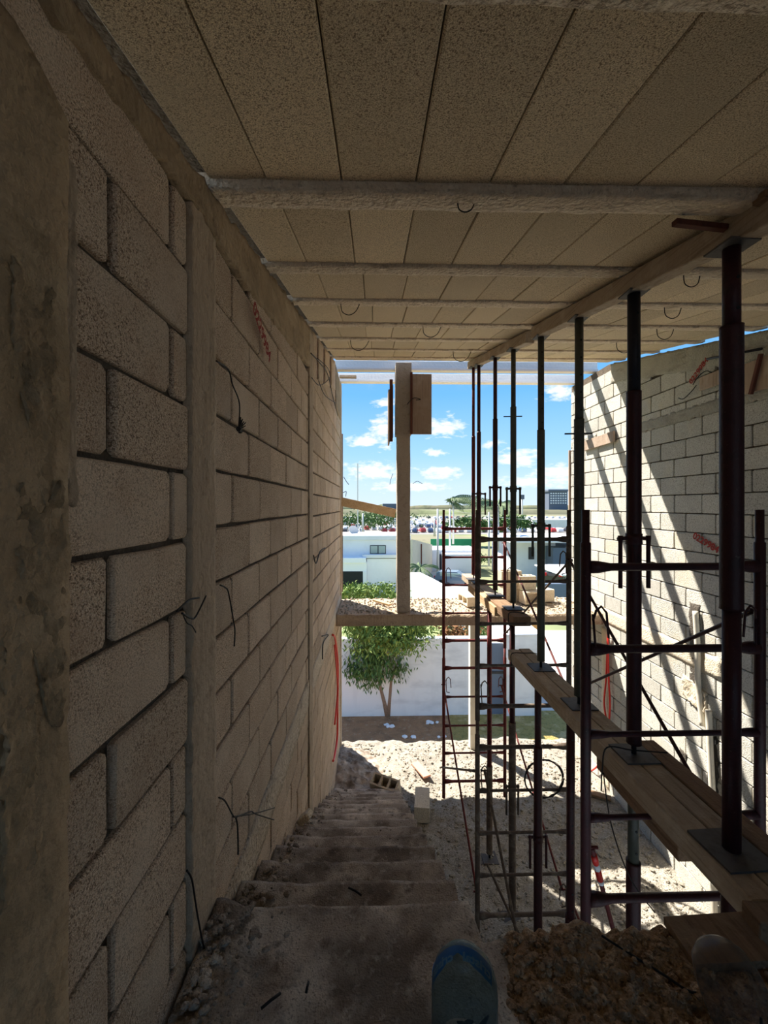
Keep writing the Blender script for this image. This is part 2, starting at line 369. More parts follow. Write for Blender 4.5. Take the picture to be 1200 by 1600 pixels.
def lay(mp, secs, material, tone, score, parent, skip=None, wallname='block'):
    """secs: (u0,u1,top line,pitch,n courses, joints fn) -> list of block rects"""
    rects = []
    for (u0, u1, vtop, pitch, kfrom, kto, joints) in secs:
        for k in range(kfrom, kto):
            v1 = vtop-pitch*k; v0 = v1-pitch
            js = [u0]+[j for j in joints(k) if u0+.04 < j < u1-.04]+[u1]
            for a, b in zip(js[:-1], js[1:]):
                rects.append((a, b, v0, v1, k))
    rects = [r for r in rects if not (skip and skip(*r))]
    cache = {}; keep = sorted(rects, key=score, reverse=True)
    cnt = 0; rest = []
    for q, (a, b, v0, v1, k) in enumerate(keep):
        g = .012 if mp is mapL else .010
        gw = .021 if (mp is mapL and b < 1.35) else g
        w = b-a-gw; h = v1-v0-g*1.15
        if w < .02: continue
        key = (round(w, 2), round(h, 2), random.randrange(4))
        if key not in cache: cache[key] = block_mesh(w, h, mp, rough=.004 if mp is mapL else .003, name=wallname); cache[key].materials.append(material)
        loc = mp(a+gw/2, v0+g*.6, random.uniform(-.003, .003))
        if q < 298:
            o = bpy.data.objects.new(wallname, cache[key]); C.objects.link(o); o.location = loc; o.parent = parent; cnt += 1
        else: rest.append((cache[key], loc))
    if rest:
        mb = MB()
        for me, loc in rest: mb.add([Vector(v.co)+Vector(loc) for v in me.vertices], [tuple(p.vertices) for p in me.polygons])
        o = mb.build('rest_of_'+wallname+'s', material, parent); o['kind'] = 'stuff'
    return cnt
LANDH = -1.45
def stair_h(y):               # height of the stair surface against the left wall
    if y < 1.47: return LANDH
    return max(-4.2, LANDH-.18*(int((y-1.473)/.305)+1))
# left wall: backing with mortar, blocks, columns, beams
wl = MB().box(XL-.15, XL-.017, -4.0, 7.15, 0, H(.5))
# sloped top of the wall
ys = [-1.5, 0, 1, 2, 3, 4, 5, 6, 7.15]
for a, b in zip(ys[:-1], ys[1:]):
    ha, hb = H(ceil_h(a)-.03), H(ceil_h(b)-.03)
    x0, x1 = XL-.15, XL-.017
    wl.add([(x0, a, H(.5)), (x1, a, H(.5)), (x1, b, H(.5)), (x0, b, H(.5)), (x0, a, ha), (x1, a, ha), (x1, b, hb), (x0, b, hb)],
           [(4, 5, 6, 7), (0, 4, 7, 3), (1, 2, 6, 5), (0, 1, 5, 4), (3, 7, 6, 2)])
wall_left = wl.build('wall_left', M_mortar); tag(wall_left, kind='structure')
wall_left['label'] = 'left wall of bare concrete blocks with cement columns beside the stairs'
def jA(k): return [.915, 1.31] if k % 2 else [.0, .40, .78, 1.188]
def s1(k): return [.46, 1.188] if k % 2 == 0 else [.918]
def s2(k): return ([1.514] if k in (3,) else []) + [(1.91 if k % 2 == 1 else 1.685)+.398*i for i in range(6)]
def s3(k): return [(4.02 if k % 2 else 4.22)+.40*i for i in range(9)]
secL = [(.2, 1.293, .939, .209, 0, 1, s1), (.755, 1.293, .730, .209, 0, 14, lambda k: s1(k+1)),
        (1.492, 3.60, .959, .207, -1, 24, s2), (3.80, 7.10, .935+.414+.414, .207, -1, 29, s3)]
def beam_lo(u):
    P = [(-1.5, .86), (.7, .87), (1.2, .945), (1.85, .98), (2.8, 1.10), (3.62, 1.22), (3.8, 1.34), (6.1, 1.42), (7.2, 1.42)]
    for (a, ha), (b, hb) in zip(P[:-1], P[1:]):
        if a <= u <= b: return ha+(hb-ha)*(u-a)/(b-a)
    return 1.4
def skipL(a, b, v0, v1, k):
    m = (a+b)/2
    if v0 > beam_lo(m)-.03 and m < 3.7: return True
    if v1 > ceil_h(m)-.04: return True
    if m > 3.8 and v0 > ceil_h(m)-.45 and m < 6.2: return True
    if v1 < stair_h(b)-.25: return True
    if 1.15 < m < 1.29 and -1.16 < (v0+v1)/2 < -.9: return True
    if -1.80 < (v0+v1)/2 < -1.60 and m > 1.5: return True
    return False
def scoreL(r): 
    a, b, v0, v1, k = r; m = max(.6, (a+b)/2); vis = 1 if abs((v0+v1)/2)/m < 1.25 else .01
    return (b-a)/m**2*vis
nL = lay(mapL, secL, M_block, 0, scoreL, wall_left, skipL, 'block')
def const(c): return lambda u: c
surf(mapL, -1.5, .775, lambda u: -4.2, lambda u: .768-.05*max(0, (u-.60)/.175)**2+.006*sin(u*30), 60, 110, .012, .006, 6, .004, 1).build('plastered_pillar', M_plaster, wall_left, True)
# ragged patches where the pillar's plaster has broken away
surf(mapL, .655, .735, lambda u: .10+.1*sin(u*50), lambda u: .36+.03*sin(u*70), 30, 90, .014, .009, 22, .006, 2).build('rough_render_patch', M_plaster, wall_left, True)
surf(mapL, .67, .76, lambda u: -.30+.1*sin(u*40), lambda u: .02+.03*sin(u*60), 30, 90, .014, .010, 20, .006, 3).build('rough_render_patch', M_plaster, wall_left, True)
surf(mapL, .64, .70, lambda u: -.62, lambda u: -.22+.03*sin(u*60), 30, 90, .013, .009, 20, .006, 4).build('rough_render_patch', M_plaster, wall_left, True)
surf(mapL, 1.293, 1.492, lambda u: -1.55, lambda u: ceil_h(u)-.04, 10, 90, .008, .004, 9, .006, 5).build('concrete_column', M_column, wall_left, True)
surf(mapL, 3.60, 3.80, lambda u: -3.2, lambda u: ceil_h(u)-.04, 8, 90, .012, .004, 9, .004, 6).build('concrete_column', M_column, wall_left, True)
surf(mapL, 6.98, 7.15, lambda u: -4.2, lambda u: 2.09, 6, 90, .012, .004, 9, .004, 7).build('concrete_column', M_column, wall_left, True)
surf(mapL, -1.5, 3.62, beam_lo, lambda u: ceil_h(u)-.035-.012*noise.noise(Vector((u*9, 0, 0))), 150, 8, .014, .010, 6, .012, 8).build('top_beam', M_plaster, wall_left, True)
surf(mapL, 1.492, 7.12, lambda u: -1.755, lambda u: -1.525, 90, 4, .006, .006, 6, .006, 9).build('middle_beam', M_joist, wall_left, True)
# top course of tall pieces with dark gaps between them, near the far end
edges = [3.80, 4.02, 4.45, 4.62, 5.10, 5.30, 5.86, 6.10]
for i in (0, 2, 4, 6):
    a, b = edges[i], edges[i+1] if i < 6 else 6.35
    a2 = (3.80, 4.17, 4.72, 5.40)[i//2]; b2 = (4.05, 4.58, 5.22, 5.98)[i//2]
    surf(mapL, a2, b2, lambda u: ceil_h(u)-.44, lambda u: ceil_h(u)-.03, 6, 8, .012, .004, 9, .003, 20+i).build('top_infill_piece', M_block, wall_left, True)
for a, b in ((4.05, 4.17), (4.58, 4.72), (5.22, 5.40), (5.98, 6.08)):
    hh = ceil_h((a+b)/2)
    o = MB().box(XL-.01, XL+.004, a+.02, b-.01, H(hh-.43), H(hh-.05)).build('dark_board', M_redwood, wall_left); o['label'] = 'red-brown board in the gap'
surf(mapL, 6.08, 7.0, lambda u: 1.45, lambda u: 2.09, 12, 8, .006, .004, 9, .003, 31).build('end_render', M_plaster, wall_left, True)
# boards at the wall's open end
o = MB().box(XL-.02, XL+.03, 7.15, 7.18, H(-1.5), H(1.25)).build('edge_board', M_board, wall_left)
# crack mortar smear
surf(mapL, .776, .81, lambda u: .0, lambda u: .66, 8, 80, .002, .005, 16, .004, 40).build('mortar_smear', M_column, wall_left, True)

# right wall
wr = MB().box(XR+.022, XR+.15, -4.0, 7.15, 0, H(.5))
for a, b in zip(ys[:-1], ys[1:]):
    ha, hb = H(ceil_h(a)-.03), H(ceil_h(b)-.03)
    x0, x1 = XR+.022, XR+.15
    wr.add([(x0, a, H(.5)), (x1, a, H(.5)), (x1, b, H(.5)), (x0, b, H(.5)), (x0, a, ha), (x1, a, ha), (x1, b, hb), (x0, b, hb)],
           [(4, 5, 6, 7), (0, 4, 7, 3), (1, 2, 6, 5), (0, 1, 5, 4), (3, 7, 6, 2)])
wall_right = wr.build('wall_right', M_mortar); tag(wall_right, kind='structure')
wall_right['label'] = 'right wall of pale concrete blocks striped with sunlight'
def r1(k): return [(.475 if k % 2 else .65)+.40*i for i in range(-1, 18)]
secR = [(.85, 7.14, 1.781, .2075, -1, 29, r1)]
def skipR(a, b, v0, v1, k):
    m = (a+b)/2
    if v1 > ceil_h(m)-.10: return True
    x = 600+F*tan(math.atan2(XR, m)-YAW)
    if b < .9: return True
    return False
def scoreR(r):
    a, b, v0, v1, k = r; m = (a+b)/2
    vis = 1 if m > 3.4 else .01
    if abs((v0+v1)/2)/m > 1.25: vis = .01
    return (b-a)/m**2*vis
nR = lay(mapR, secR, M_blockR, 0, scoreR, wall_right, skipR, 'block')
MB().box(XR-.002, XR+.03, -1.5, .85, 0, H(.45)).build('near_face', M_blockR, wall_right)
surf(mapR, 1.0, 5.9, lambda u: max(ceil_h(u)-.30+.05*noise.noise(Vector((u*3, 1, 0))), .6), lambda u: ceil_h(u)-.038-.02*noise.noise(Vector((u*6, 4, 0))), 110, 8, .010, .006, 6, .010, 50).build('top_beam', M_grey, wall_right, True)
surf(mapR, 3.3, 5.55, lambda u: .945, lambda u: 1.075, 60, 4, .006, .006, 8, .02, 51).build('render_band', M_grey, wall_right, True)
surf(mapR, 6.3, 7.12, lambda u: 1.0, lambda u: 1.12, 20, 4, .004, .006, 8, .01, 52).build('render_band', M_grey, wall_right, True)
surf(mapR, 4.0, 7.12, lambda u: -1.755, lambda u: -1.54, 50, 4, .006, .006, 8, .01, 53).build('middle_beam', M_hollow, wall_right, True)
surf(mapR, 5.95, 6.15, lambda u: -4.2, lambda u: -1.84, 4, 50, .006, .004, 8, .005, 54).build('concrete_column', M_hollow, wall_right, True)
# dark sheets laid on the wall, painting the shade of holes and pipe chases
for (u0, u1, a, b) in ((4.28, 4.42, -2.15, -1.06), (4.05, 4.17, -3.1, -2.35), (4.45, 4.56, -3.2, -2.75)):
    o = surf(mapR, u0, u1, const(a), const(b), 4, 20, .004, .006, 20, .02, 60)  .build('chase_shade', M_chase_shade, wall_right, True)
def tube_on(mp, pts, r): return [mp(*p) for p in pts]
t = wire('plastic_pipe', tube_on(mapR, [(4.30, -1.13, .03), (4.27, -1.5, .03), (4.26, -1.9, .03), (4.20, -2.3, .03)], 0), .028, M_pvc, 'cream plastic conduit pipe set upright in the right block wall', 'pipe', n=10)
t = wire('plastic_pipe', tube_on(mapR, [(4.12, -2.1, .035), (4.10, -2.5, .035), (4.06, -3.2, .035), (4.05, -4.2, .035)], 0), .03, M_pvc, 'lower plastic pipe on the right wall below the broken blocks', 'pipe', n=10)
surf(mapR, 4.18, 4.50, lambda u: -2.2+.3*(u-4.18), lambda u: -1.95+.2*(u-4.18), 24, 14, .02, .022, 12, .012, 61).build('mortar_lump', M_hollow, wall_right, True)
# stamped lettering (flat print)
def lettering(name, body, size, M, parent, material, label=None):
    cu = bpy.data.curves.new(name, 'FONT'); cu.body = body; cu.size = size; cu.offset = size*.035; cu.align_x = 'CENTER'; cu.align_y = 'CENTER'
    tmp = bpy.data.objects.new(name, cu); C.objects.link(tmp)
    bpy.context.view_layer.update()
    me = bpy.data.meshes.new_from_object(tmp.evaluated_get(bpy.context.evaluated_depsgraph_get())); bpy.data.objects.remove(tmp); bpy.data.curves.remove(cu)
    me.transform(M); me.materials.clear(); me.materials.append(material)
    o = bpy.data.objects.new(name, me); C.objects.link(o)
    if parent: o.parent = parent
    if label: o['label'] = label
    return o
def wallM(mp, u, v, n, rot):
    p = Vector(mp(u, v, n))
    if mp is mapR: ex = Vector((0, -1, 0))
    else: ex = Vector((0, 1, 0))
    ez = Vector((0, 0, 1)); nn = ex.cross(ez)
    ax = ex*cos(rot)+ez*sin(rot); ay = -ex*sin(rot)+ez*cos(rot)
    return Matrix(((ax.x, ay.x, nn.x, p.x), (ax.y, ay.y, nn.y, p.y), (ax.z, ay.z, nn.z, p.z), (0, 0, 0, 1)))
p = at(1093, 580, x=XR); lettering('red_stamp', '0229984', .085, wallM(mapR, p.y, p.z-EYE, .012, R(38)), wall_right, M_stamp, 'red stamped digits')
p = at(1104, 848, x=XR); lettering('red_stamp', '0229984', .10, wallM(mapR, p.y, p.z-EYE, .012, R(-22)), wall_right, M_stamp, 'red stamped digits')
p = at(402, 522, x=XL); lettering('red_stamp', '0229984', .095, wallM(mapL, p.y, p.z-EYE, .026, R(-25)), wall_left, M_stamp, 'red stamped digits')

# ------------------------------------------------------------------ ceiling
rootc = MB()
yy = [-.6, 6.0]
for a, b in ((-4.0, 6.0),):
    z0a, z0b = H(.81+.219*a)+.05, H(.81+.219*b)+.05
    if a < -.6: z0a = H(.81-.6*.219)+.05
    rootc.box(XL-.1, XR+.1, -4.0, -.55, H(.62), H(.78)); a = -.6; z0a = H(.81-.6*.219)+.05  # flat unseen roof added behind the camera to block rear sky light
    rootc.add([(XL-.1, a, z0a), (XR+.02, a, z0a), (XR+.02, b, z0b), (XL-.1, b, z0b), (XL-.1, a, z0a+.12), (XR+.02, a, z0a+.12), (XR+.02, b, z0b+.12), (XL-.1, b, z0b+.12)],
              [(0, 3, 2, 1), (4, 5, 6, 7), (0, 1, 5, 4), (1, 2, 6, 5), (2, 3, 7, 6), (3, 0, 4, 7)])
ceiling = rootc.build('ceiling', M_mortar); tag(ceiling, 'sloping ceiling of tan filler blocks between rough concrete joists', kind='structure')
joist_y = [-.02, .648, 1.415, 2.175, 2.84, 3.55, 4.24, 4.92, 5.60]
JW = .145
sl_ = math.atan(.219)
cm = {}
def cblock(w, l):
    k = (round(w, 3), round(l, 3), random.randrange(3))
    if k not in cm:
        mb = MB().box(0, w, 0, l, 0, .06, c=.004, jit=.0012); me = bpy.data.meshes.new('ceiling_block'); me.from_pydata(mb.v, [], mb.f); me.update(); me.materials.append(M_ceil); cm[k] = me
    return cm[k]
cb = 0
ends = joist_y[1:]+[6.0]
for r, (ja, jb) in enumerate(zip(joist_y, ends)):
    y0 = ja+JW-.015; y1 = jb+.012 if jb < 5.9 else 6.0
    l = (y1-y0)/cos(sl_)
    x = XL+.012-random.uniform(0, .1)*0
    off = [0.0, -.06, -.0, -.03, .02, -.05, 0, .03, -.02][r]
    x0 = XL+.012; nxt = -.58+.257+.03+off
    first = {1: -.372, 2: -.36}.get(r, nxt)
    edges = [x0, first]
    while edges[-1] < XR-.03: edges.append(edges[-1]+.2575)
    edges[-1] = XR-.004
    if edges[-1]-edges[-2] < .05: edges.pop(-2)
    for a, b in zip(edges[:-1], edges[1:]):
        w = b-a-.004
        o = bpy.data.objects.new('ceiling_block', cblock(w, l)); C.objects.link(o)
        o.location = (a+.002, y0, H(.81+.219*y0)+random.uniform(-.002, .003)); o.rotation_euler = (sl_, 0, 0); o.parent = ceiling; cb += 1
for r, ja in enumerate(joist_y):
    mb = MB(); nx = 110; pd = (.034 if r == 2 else .016); prof = [(0, .02), (.0, -.3*pd), (.006, -.85*pd), (.04, -pd), (.10, -pd), (JW-.006, -.85*pd), (JW, -.3*pd), (JW, .02)]
    for i in range(nx+1):
        x = XL-.05+(XR-XL+.08)*i/nx
        for q, (dy, dz) in enumerate(prof):
            e = 0 if q in (0, 7) else 1
            yv = ja+dy+e*.006*noise.noise(Vector((x*9, q*.7, r))); zv = .81+.219*(ja+dy)+dz+e*.006*noise.noise(Vector((x*11, q*1.3+9, r)))
            mb.v.append((x, yv, H(zv)))
    n = len(prof)
    for i in range(nx):
        for q in range(n-1):
            a = i*n+q; mb.f.append((a, a+n, a+n+1, a+1))
    o = mb.build('joist', M_joist, ceiling, True)
# wire loops left hanging from the joists
loops = [(727, 345, 1), (673, 515, 4), (1080, 435, 2), (1050, 485, 3), (1038, 515, 4), (545, 487, 3), (720, 548, 6), (560, 545, 5), (975, 545, 5)]
for i, (px, py, r) in enumerate(loops):
    ja = joist_y[min(r+1, 8)]+.07; p = at(px, py-6, y=ja); s = .016*ja
    p.z = H(.81+.219*ja-.035)
    wire('wire_loop', [p+Vector((-s*1.2, 0, .02)), p+Vector((-s, 0, -s*.8)), p+Vector((0, 0, -s*1.3)), p+Vector((s, 0, -s*.8)), p+Vector((s*1.6, .01, .02))], .0018+.0004*ja, M_wire, None, parent=ceiling)
# bare pale joists beyond the ceiling's edge
for i, (y, h0, lab) in enumerate(((6.42, 2.125, 'pale bare concrete joist just beyond the edge of the ceiling'), (7.02, 2.12, 'outermost pale concrete joist across the open end under the sky'))):
    mb = MB(); mb.box(XL-.1, XR+.1, y, y+.12, H(h0), H(h0)+.045, c=.006); mb.box(XL-.1, XR+.1, y+.035, y+.085, H(h0)+.045, H(h0)+.16, c=.004)
    tag(mb.build('precast_joist', M_joistw), lab, 'joist', 'bare joists past the ceiling')
p = at(528, 583, y=6.8); tag(MB().box(XL, XL+.28, 6.78, 6.86, H(2.12)-.0, H(2.12)+.04, c=.004).build('timber_offcut', M_woodg), 'short timber offcut lying on the left wall between the pale joists', 'timber')

# ------------------------------------------------------------------ stairs, landing
def rough_slab(x0, x1, y0, y1, z, thick, nx, ny, amp, freq, seed, edge=0.0, zfun=None, yfun=None):
    mb = MB(); g = []
    for i in range(nx+1):
        row = []
        for j in range(ny+1):
            x = x0+(x1-x0)*i/nx; ye = y1 if yfun is None else yfun(x); y = y0+(ye-y0)*j/ny
            xx = x+(edge*noise.noise(Vector((y*8, x*2, seed)))*2 if i == nx else 0); yv = y+(edge*noise.noise(Vector((x*8, 3, seed)))*1.6 if j == ny else 0)
            zz = z+amp*noise.fractal(Vector((x*freq, y*freq, seed)), 1.0, 2.0, 5)+(zfun(x, y) if zfun else 0)
            row.append(len(mb.v)); mb.v.append((xx, yv, zz))
        g.append(row)
    for i in range(nx):
        for j in range(ny): mb.f.append((g[i][j], g[i+1][j], g[i+1][j+1], g[i][j+1]))
    rim = [g[i][0] for i in range(nx+1)] + [g[nx][j] for j in range(1, ny+1)] + [g[i][ny] for i in range(nx-1, -1, -1)] + [g[0][j] for j in range(ny-1, 0, -1)]
    k = len(mb.v)
    for r in rim:
        x, y, zz = mb.v[r]; mb.v.append((x, y, z-thick))
    for i in range(len(rim)):
        j = (i+1) % len(rim); mb.f.append((rim[i], k+i, k+j, rim[j]))
    mb.f.append(tuple(range(k+len(rim)-1, k-1, -1)))
    return mb
stairs = empty('staircase', (-.1, 1.47, 0), 'dusty rough concrete staircase running down along the left block wall', 'staircase', kind=None)
ZL = H(LANDH)
for n in range(0, 15):
    y0 = 1.473+.305*n; z = ZL-.18*(n+1)
    def zf(x, y, n=n): 
        d = max(0, .16-(x-XL)); return .13*d+.010*max(0, noise.noise(Vector((x*9, y*9, n*3))))-.012*max(0, x-.29)*20*max(0, noise.noise(Vector((x*9, y*9, n*7)))+.3)
    o = rough_slab(XL+.01, .345, y0-.03, y0+.305, z, .20, 56, 18, .004, 9, n*3.1, .005, zf).build('step', M_stair, stairs, True)
# waist slab below the steps
mb = MB(); a = (1.35, ZL-.26); b = (6.05, H(-4.2)-.02)
mb.add([(XL+.01, a[0], a[1]+.02), (.335, a[0], a[1]+.02), (.335, b[0], b[1]+.05), (XL+.01, b[0], b[1]+.05), (XL+.01, a[0], a[1]-.16), (.335, a[0], a[1]-.16), (.335, b[0]-.2, b[1]-.05), (XL+.01, b[0]-.2, b[1]-.05)],
       [(0, 1, 2, 3), (4, 7, 6, 5), (0, 4, 5, 1), (1, 5, 6, 2), (2, 6, 7, 3), (3, 7, 4, 0)])
mb.build('stair_slab', M_stair, stairs)
# landing: the floor under the camera; rubble lies on its right half
def fz(x, y):
    d = max(0, .2-(x-XL)); return .12*d
def fy(x):
    if x < .36: return 1.49
    return (1.355 if x < 1.15 else 1.31)+.02*noise.noise(Vector((x*5, 0, 0)))
floor = rough_slab(XL+.01, XR, -6.0, .2, ZL, .16, 20, 20, .01, 2, 5).build('floor', M_stair, None, True)
tag(floor, 'dusty concrete landing at the head of the stairs', kind='structure')
rough_slab(XL+.01, XR, .2, 1.4, ZL, .16, 260, 90, .012, 7, 6, .012, fz, fy).build('landing_edge', M_stair, floor, True)
def heap(x, y):
    e = 1.355 if x < 1.15 else 1.31
    f = min(1, max(0, (x-.36)/.12))*min(1, max(0, (e+.05-y)/.05))*min(1, max(0, (y-.25)/.2))
    return f*(.022+.022*noise.noise(Vector((x*5, y*5, 1)))+.028*max(-.4, noise.noise(Vector((x*15, y*15, 2))))+.016*noise.noise(Vector((x*38, y*38, 3))))-.02*(1-f)
mb = MB(); g = []; NX, NY = 330, 170
for i in range(NX+1):
    row = []
    for j in range(NY+1):
        x = .33+2.0*i/NX; e = (1.365 if x < 1.15 else 1.315)+.022*noise.noise(Vector((x*7, 2, 0)))+.016*noise.noise(Vector((x*30, 5, 0)))
        y = .25+(e-.25)*min(1, j/(NY-4)); drop = max(0, j-(NY-4))*.03
        row.append(len(mb.v)); mb.v.append((x, y, ZL+heap(x, min(y, e-.02))-drop))
    g.append(row)
for i in range(NX):
    for j in range(NY): mb.f.append((g[i][j], g[i+1][j], g[i+1][j+1], g[i][j+1]))
tag(mb.build('rubble_soil', M_soil, None, True), 'brown rubble and soil heaped on the right of the landing', 'soil', kind='stuff')
# loose stones
def ico():
    t = (1+5**.5)/2
    V = [(-1, t, 0), (1, t, 0), (-1, -t, 0), (1, -t, 0), (0, -1, t), (0, 1, t), (0, -1, -t), (0, 1, -t), (t, 0, -1), (t, 0, 1), (-t, 0, -1), (-t, 0, 1)]
    Fc = [(0, 11, 5), (0, 5, 1), (0, 1, 7), (0, 7, 10), (0, 10, 11), (1, 5, 9), (5, 11, 4), (11, 10, 2), (10, 7, 6), (7, 1, 8), (3, 9, 4), (3, 4, 2), (3, 2, 6), (3, 6, 8), (3, 8, 9), (4, 9, 5), (2, 4, 11), (6, 2, 10), (8, 6, 7), (9, 8, 1)]
    return [Vector(v).normalized() for v in V], Fc
IV, IF = ico()
def stones(name, spots, material, label, cat):
    mb = MB()
    for (x, y, z, s) in spots:
        sc_ = Vector((random.uniform(.7, 1.3), random.uniform(.7, 1.3), random.uniform(.45, .85)))
        q = Matrix.Rotation(random.uniform(0, 6.28), 3, 'Z')
        mb.add([Vector((x, y, z)) + (q @ Vector((v.x*sc_.x, v.y*sc_.y, v.z*sc_.z)))*s*random.uniform(.8, 1.15) for v in IV], IF)
    return tag(mb.build(name, material), label, cat, kind='stuff')
sp = []
for _ in range(4200):
    x = random.uniform(.38, 1.7); y = random.uniform(.5, 1.35); s = random.choice((.003, .004, .005, .006, .008, .010, .014)); sp.append((x, y, ZL+heap(x, y)+s*.3, s))
stones('gravel', sp, M_soil, 'loose small stones scattered over the rubble soil on the landing', 'stones')
sp = []
for _ in range(1100):
    n = random.randrange(0, 15); d = abs(random.gauss(0, .09)); x = XL+.02+d
    y = 1.473+.305*n+random.uniform(0, .28); s = random.choice((.004, .006, .008, .012, .018)); sp.append((x, y, ZL-.18*(n+1)+.015+s*.3, s))
for _ in range(260):
    x = XL+.02+abs(random.gauss(0, .10)); y = random.uniform(.9, 1.45); s = random.choice((.004, .006, .01, .016)); sp.append((x, y, ZL+.03+s*.3, s))
for _ in range(500):
    n = random.randrange(0, 15); sp.append((random.uniform(XL+.05, .34), 1.473+.305*n+random.uniform(0, .28), ZL-.18*(n+1)+.012, random.choice((.003, .004, .006))))
stones('gravel', sp, M_stair, 'crumbled mortar and grit lying on the stairs against the left wall', 'grit')
# ------------------------------------------------------------------ ground floor
def gz(x, y): 
    return .05*noise.fractal(Vector((x*1.2, y*1.2, 3)), 1.0, 2.0, 4)+.022*noise.noise(Vector((x*9, y*9, 7)))+.03*max(0, noise.noise(Vector((x*4, y*4, 17))))
mb = MB(); g = []; NX, NY = 170, 240
for i in range(NX+1):
    row = []
    for j in range(NY+1):
        x = -4.5+13*i/NX if False else XL-.05+(XR-XL+.1)*i/NX; y = 1.0+6.3*j/NY
        row.append(len(mb.v)); mb.v.append((x, y+(.05*noise.noise(Vector((x*4, 0, 9))) if j == NY else 0), gz(x, y)))
    g.append(row)
for i in range(NX):
    for j in range(NY): mb.f.append((g[i][j], g[i+1][j], g[i+1][j+1], g[i][j+1]))
k = len(mb.v)
for i in range(NX+1): x, y, z = mb.v[g[i][NY]]; mb.v.append((x, y+.3, -2.45))
for i in range(NX): mb.f.append((g[i][NY], g[i+1][NY], k+i+1, k+i))
tag(mb.build('gravel_floor', M_ground, None, True), 'dusty gravel ground floor below the scaffold', kind='structure')
sp = []
for _ in range(8500):
    x = random.uniform(.35, XR-.03); y = random.uniform(2.2, 7.25); s = random.choice((.004, .006, .007, .009, .011, .014, .022)) * random.uniform(.7, 1.2)
    sp.append((x, y, gz(x, y)+s*.3, s))
for _ in range(500):
    x = XL+abs(random.gauss(0, .35)); y = random.uniform(5.9, 7.2); s = random.uniform(.01, .03); sp.append((x, y, gz(x, y)+s*.3, s))
stones('rubble', sp, M_stone, 'stone chips and rubble strewn over the ground floor', 'rubble')
# mound of debris at the stair foot, against the left wall
mb = MB(); g = []; N_ = 44
for i in range(N_+1):
    row = []
    for j in range(N_+1):
        x = XL+.0+.95*i/N_; y = 5.75+1.45*j/N_; r = sqrt(((x-XL)/.8)**2+((y-6.45)/.75)**2)
        row.append(len(mb.v)); mb.v.append((x, y, gz(x, y)-.03+.24*max(0, 1-r)**.8+.03*noise.noise(Vector((x*14, y*14, 4)))))
    g.append(row)
for i in range(N_):
    for j in range(N_): mb.f.append((g[i][j], g[i+1][j], g[i+1][j+1], g[i][j+1]))
tag(mb.build('debris_mound', M_stair, None, True), 'grey heap of debris at the foot of the stairs by the left wall', 'debris', kind='stuff')
# ------------------------------------------------------------------ slab at the open end
slab = empty('edge_slab', (1.5, 6.7, H(-1.63)), 'narrow concrete floor slab crossing the open end, carrying the lone column', 'slab')
def sz(x, y): return .012*noise.noise(Vector((x*12, y*12, 2)))
rough_slab(XL+.01, XR, 6.12, 7.2, H(-1.635), .165, 170, 50, .018, 7, 12, 0, sz).build('slab_body', M_column, slab, True)
sp = [(random.uniform(XL+.05, XR-.1), random.uniform(6.16, 7.18), H(-1.625), random.choice((.006, .008, .012, .018))) for _ in range(1600)]
mb = MB()
for (x, y, z, s) in sp: mb.add([Vector((x, y, z))+v*s*random.uniform(.7, 1.2) for v in IV], IF)
o = mb.build('grit', M_stone, slab); o['kind'] = 'stuff'
# ------------------------------------------------------------------ lone column with formwork
colm = empty('concrete_column', (.44, 6.4, H(-1.62)), 'tall slender concrete column standing on the edge slab against the sky', 'column')
mb = MB(); g = []
x0, x1 = .345, .545; y0, y1 = 6.22, 6.46
lev = 70; prof = [(x0, y0), (x0, y1), (x1, y1), (x1, y0)]
for i in range(lev+1):
    z = H(-1.63)+(2.73)*i/lev
    for q, (x, y) in enumerate(prof): mb.v.append((x+.006*noise.noise(Vector((z*3, q, 1))), y+.006*noise.noise(Vector((z*3, q, 8))), z))
for i in range(lev):
    for q in range(4): a = i*4+q; b = i*4+(q+1) % 4; mb.f.append((a, a+4, b+4, b))
mb.build('shaft', M_post, colm)
MB().box(x0-.022, x1+.02, 6.20, 6.47, H(1.08), H(2.17), c=.006).build('cast_head', M_post, colm)
for (px, py, pts) in ((700, 0, [(645, 756), (652, 752), (660, 756)]), (610, 0, [(614, 740), (611, 748), (609, 757)])):
    wire('wire_stub', [at(a, b, y=6.3) for a, b in pts], .004, M_wire, None, parent=colm)
pA = at(643, 585, y=6.19); pB = at(674, 679, y=6.19)
fb = empty('formwork_board', ((pA.x+pB.x)/2, 6.2, pB.z), 'wide formwork board nailed to the right of the column head', 'board')
MB().box(pA.x, pB.x, 6.16, 6.19, pB.z, pA.z, c=.003).build('panel', M_board, fb)
MB().box(pA.x-.02, pA.x+.012, 6.14, 6.20, pB.z, pA.z+.02, c=.003).build('edge_strip', M_redwood, fb)
wire('tie_wire', [at(650, 625, y=6.13), at(657, 624, y=6.12), at(646, 622, y=6.13), at(636, 632, y=6.15)], .006, M_wire, None, parent=fb)
pA = at(606.5, 610, y=6.3); pB = at(613.5, 693, y=6.3)
fb = empty('formwork_board', (pA.x+.02, 6.35, pB.z), 'narrow formwork boards on edge at the left of the column head', 'board')
MB().box(pA.x, pA.x+.022, 6.24, 6.55, pB.z, pA.z, c=.003).build('panel', M_board, fb)
MB().box(pA.x+.022, pA.x+.07, 6.26, 6.32, pB.z+.03, pA.z+.16, c=.003).build('cleat', M_redwood, fb)
MB().box(pA.x+.03, pA.x+.08, 6.36, 6.42, pB.z+.10, pA.z+.10, c=.003).build('cleat', M_board, fb)
a = at(530, 783, y=7.1); b = at(618, 802, y=7.1)
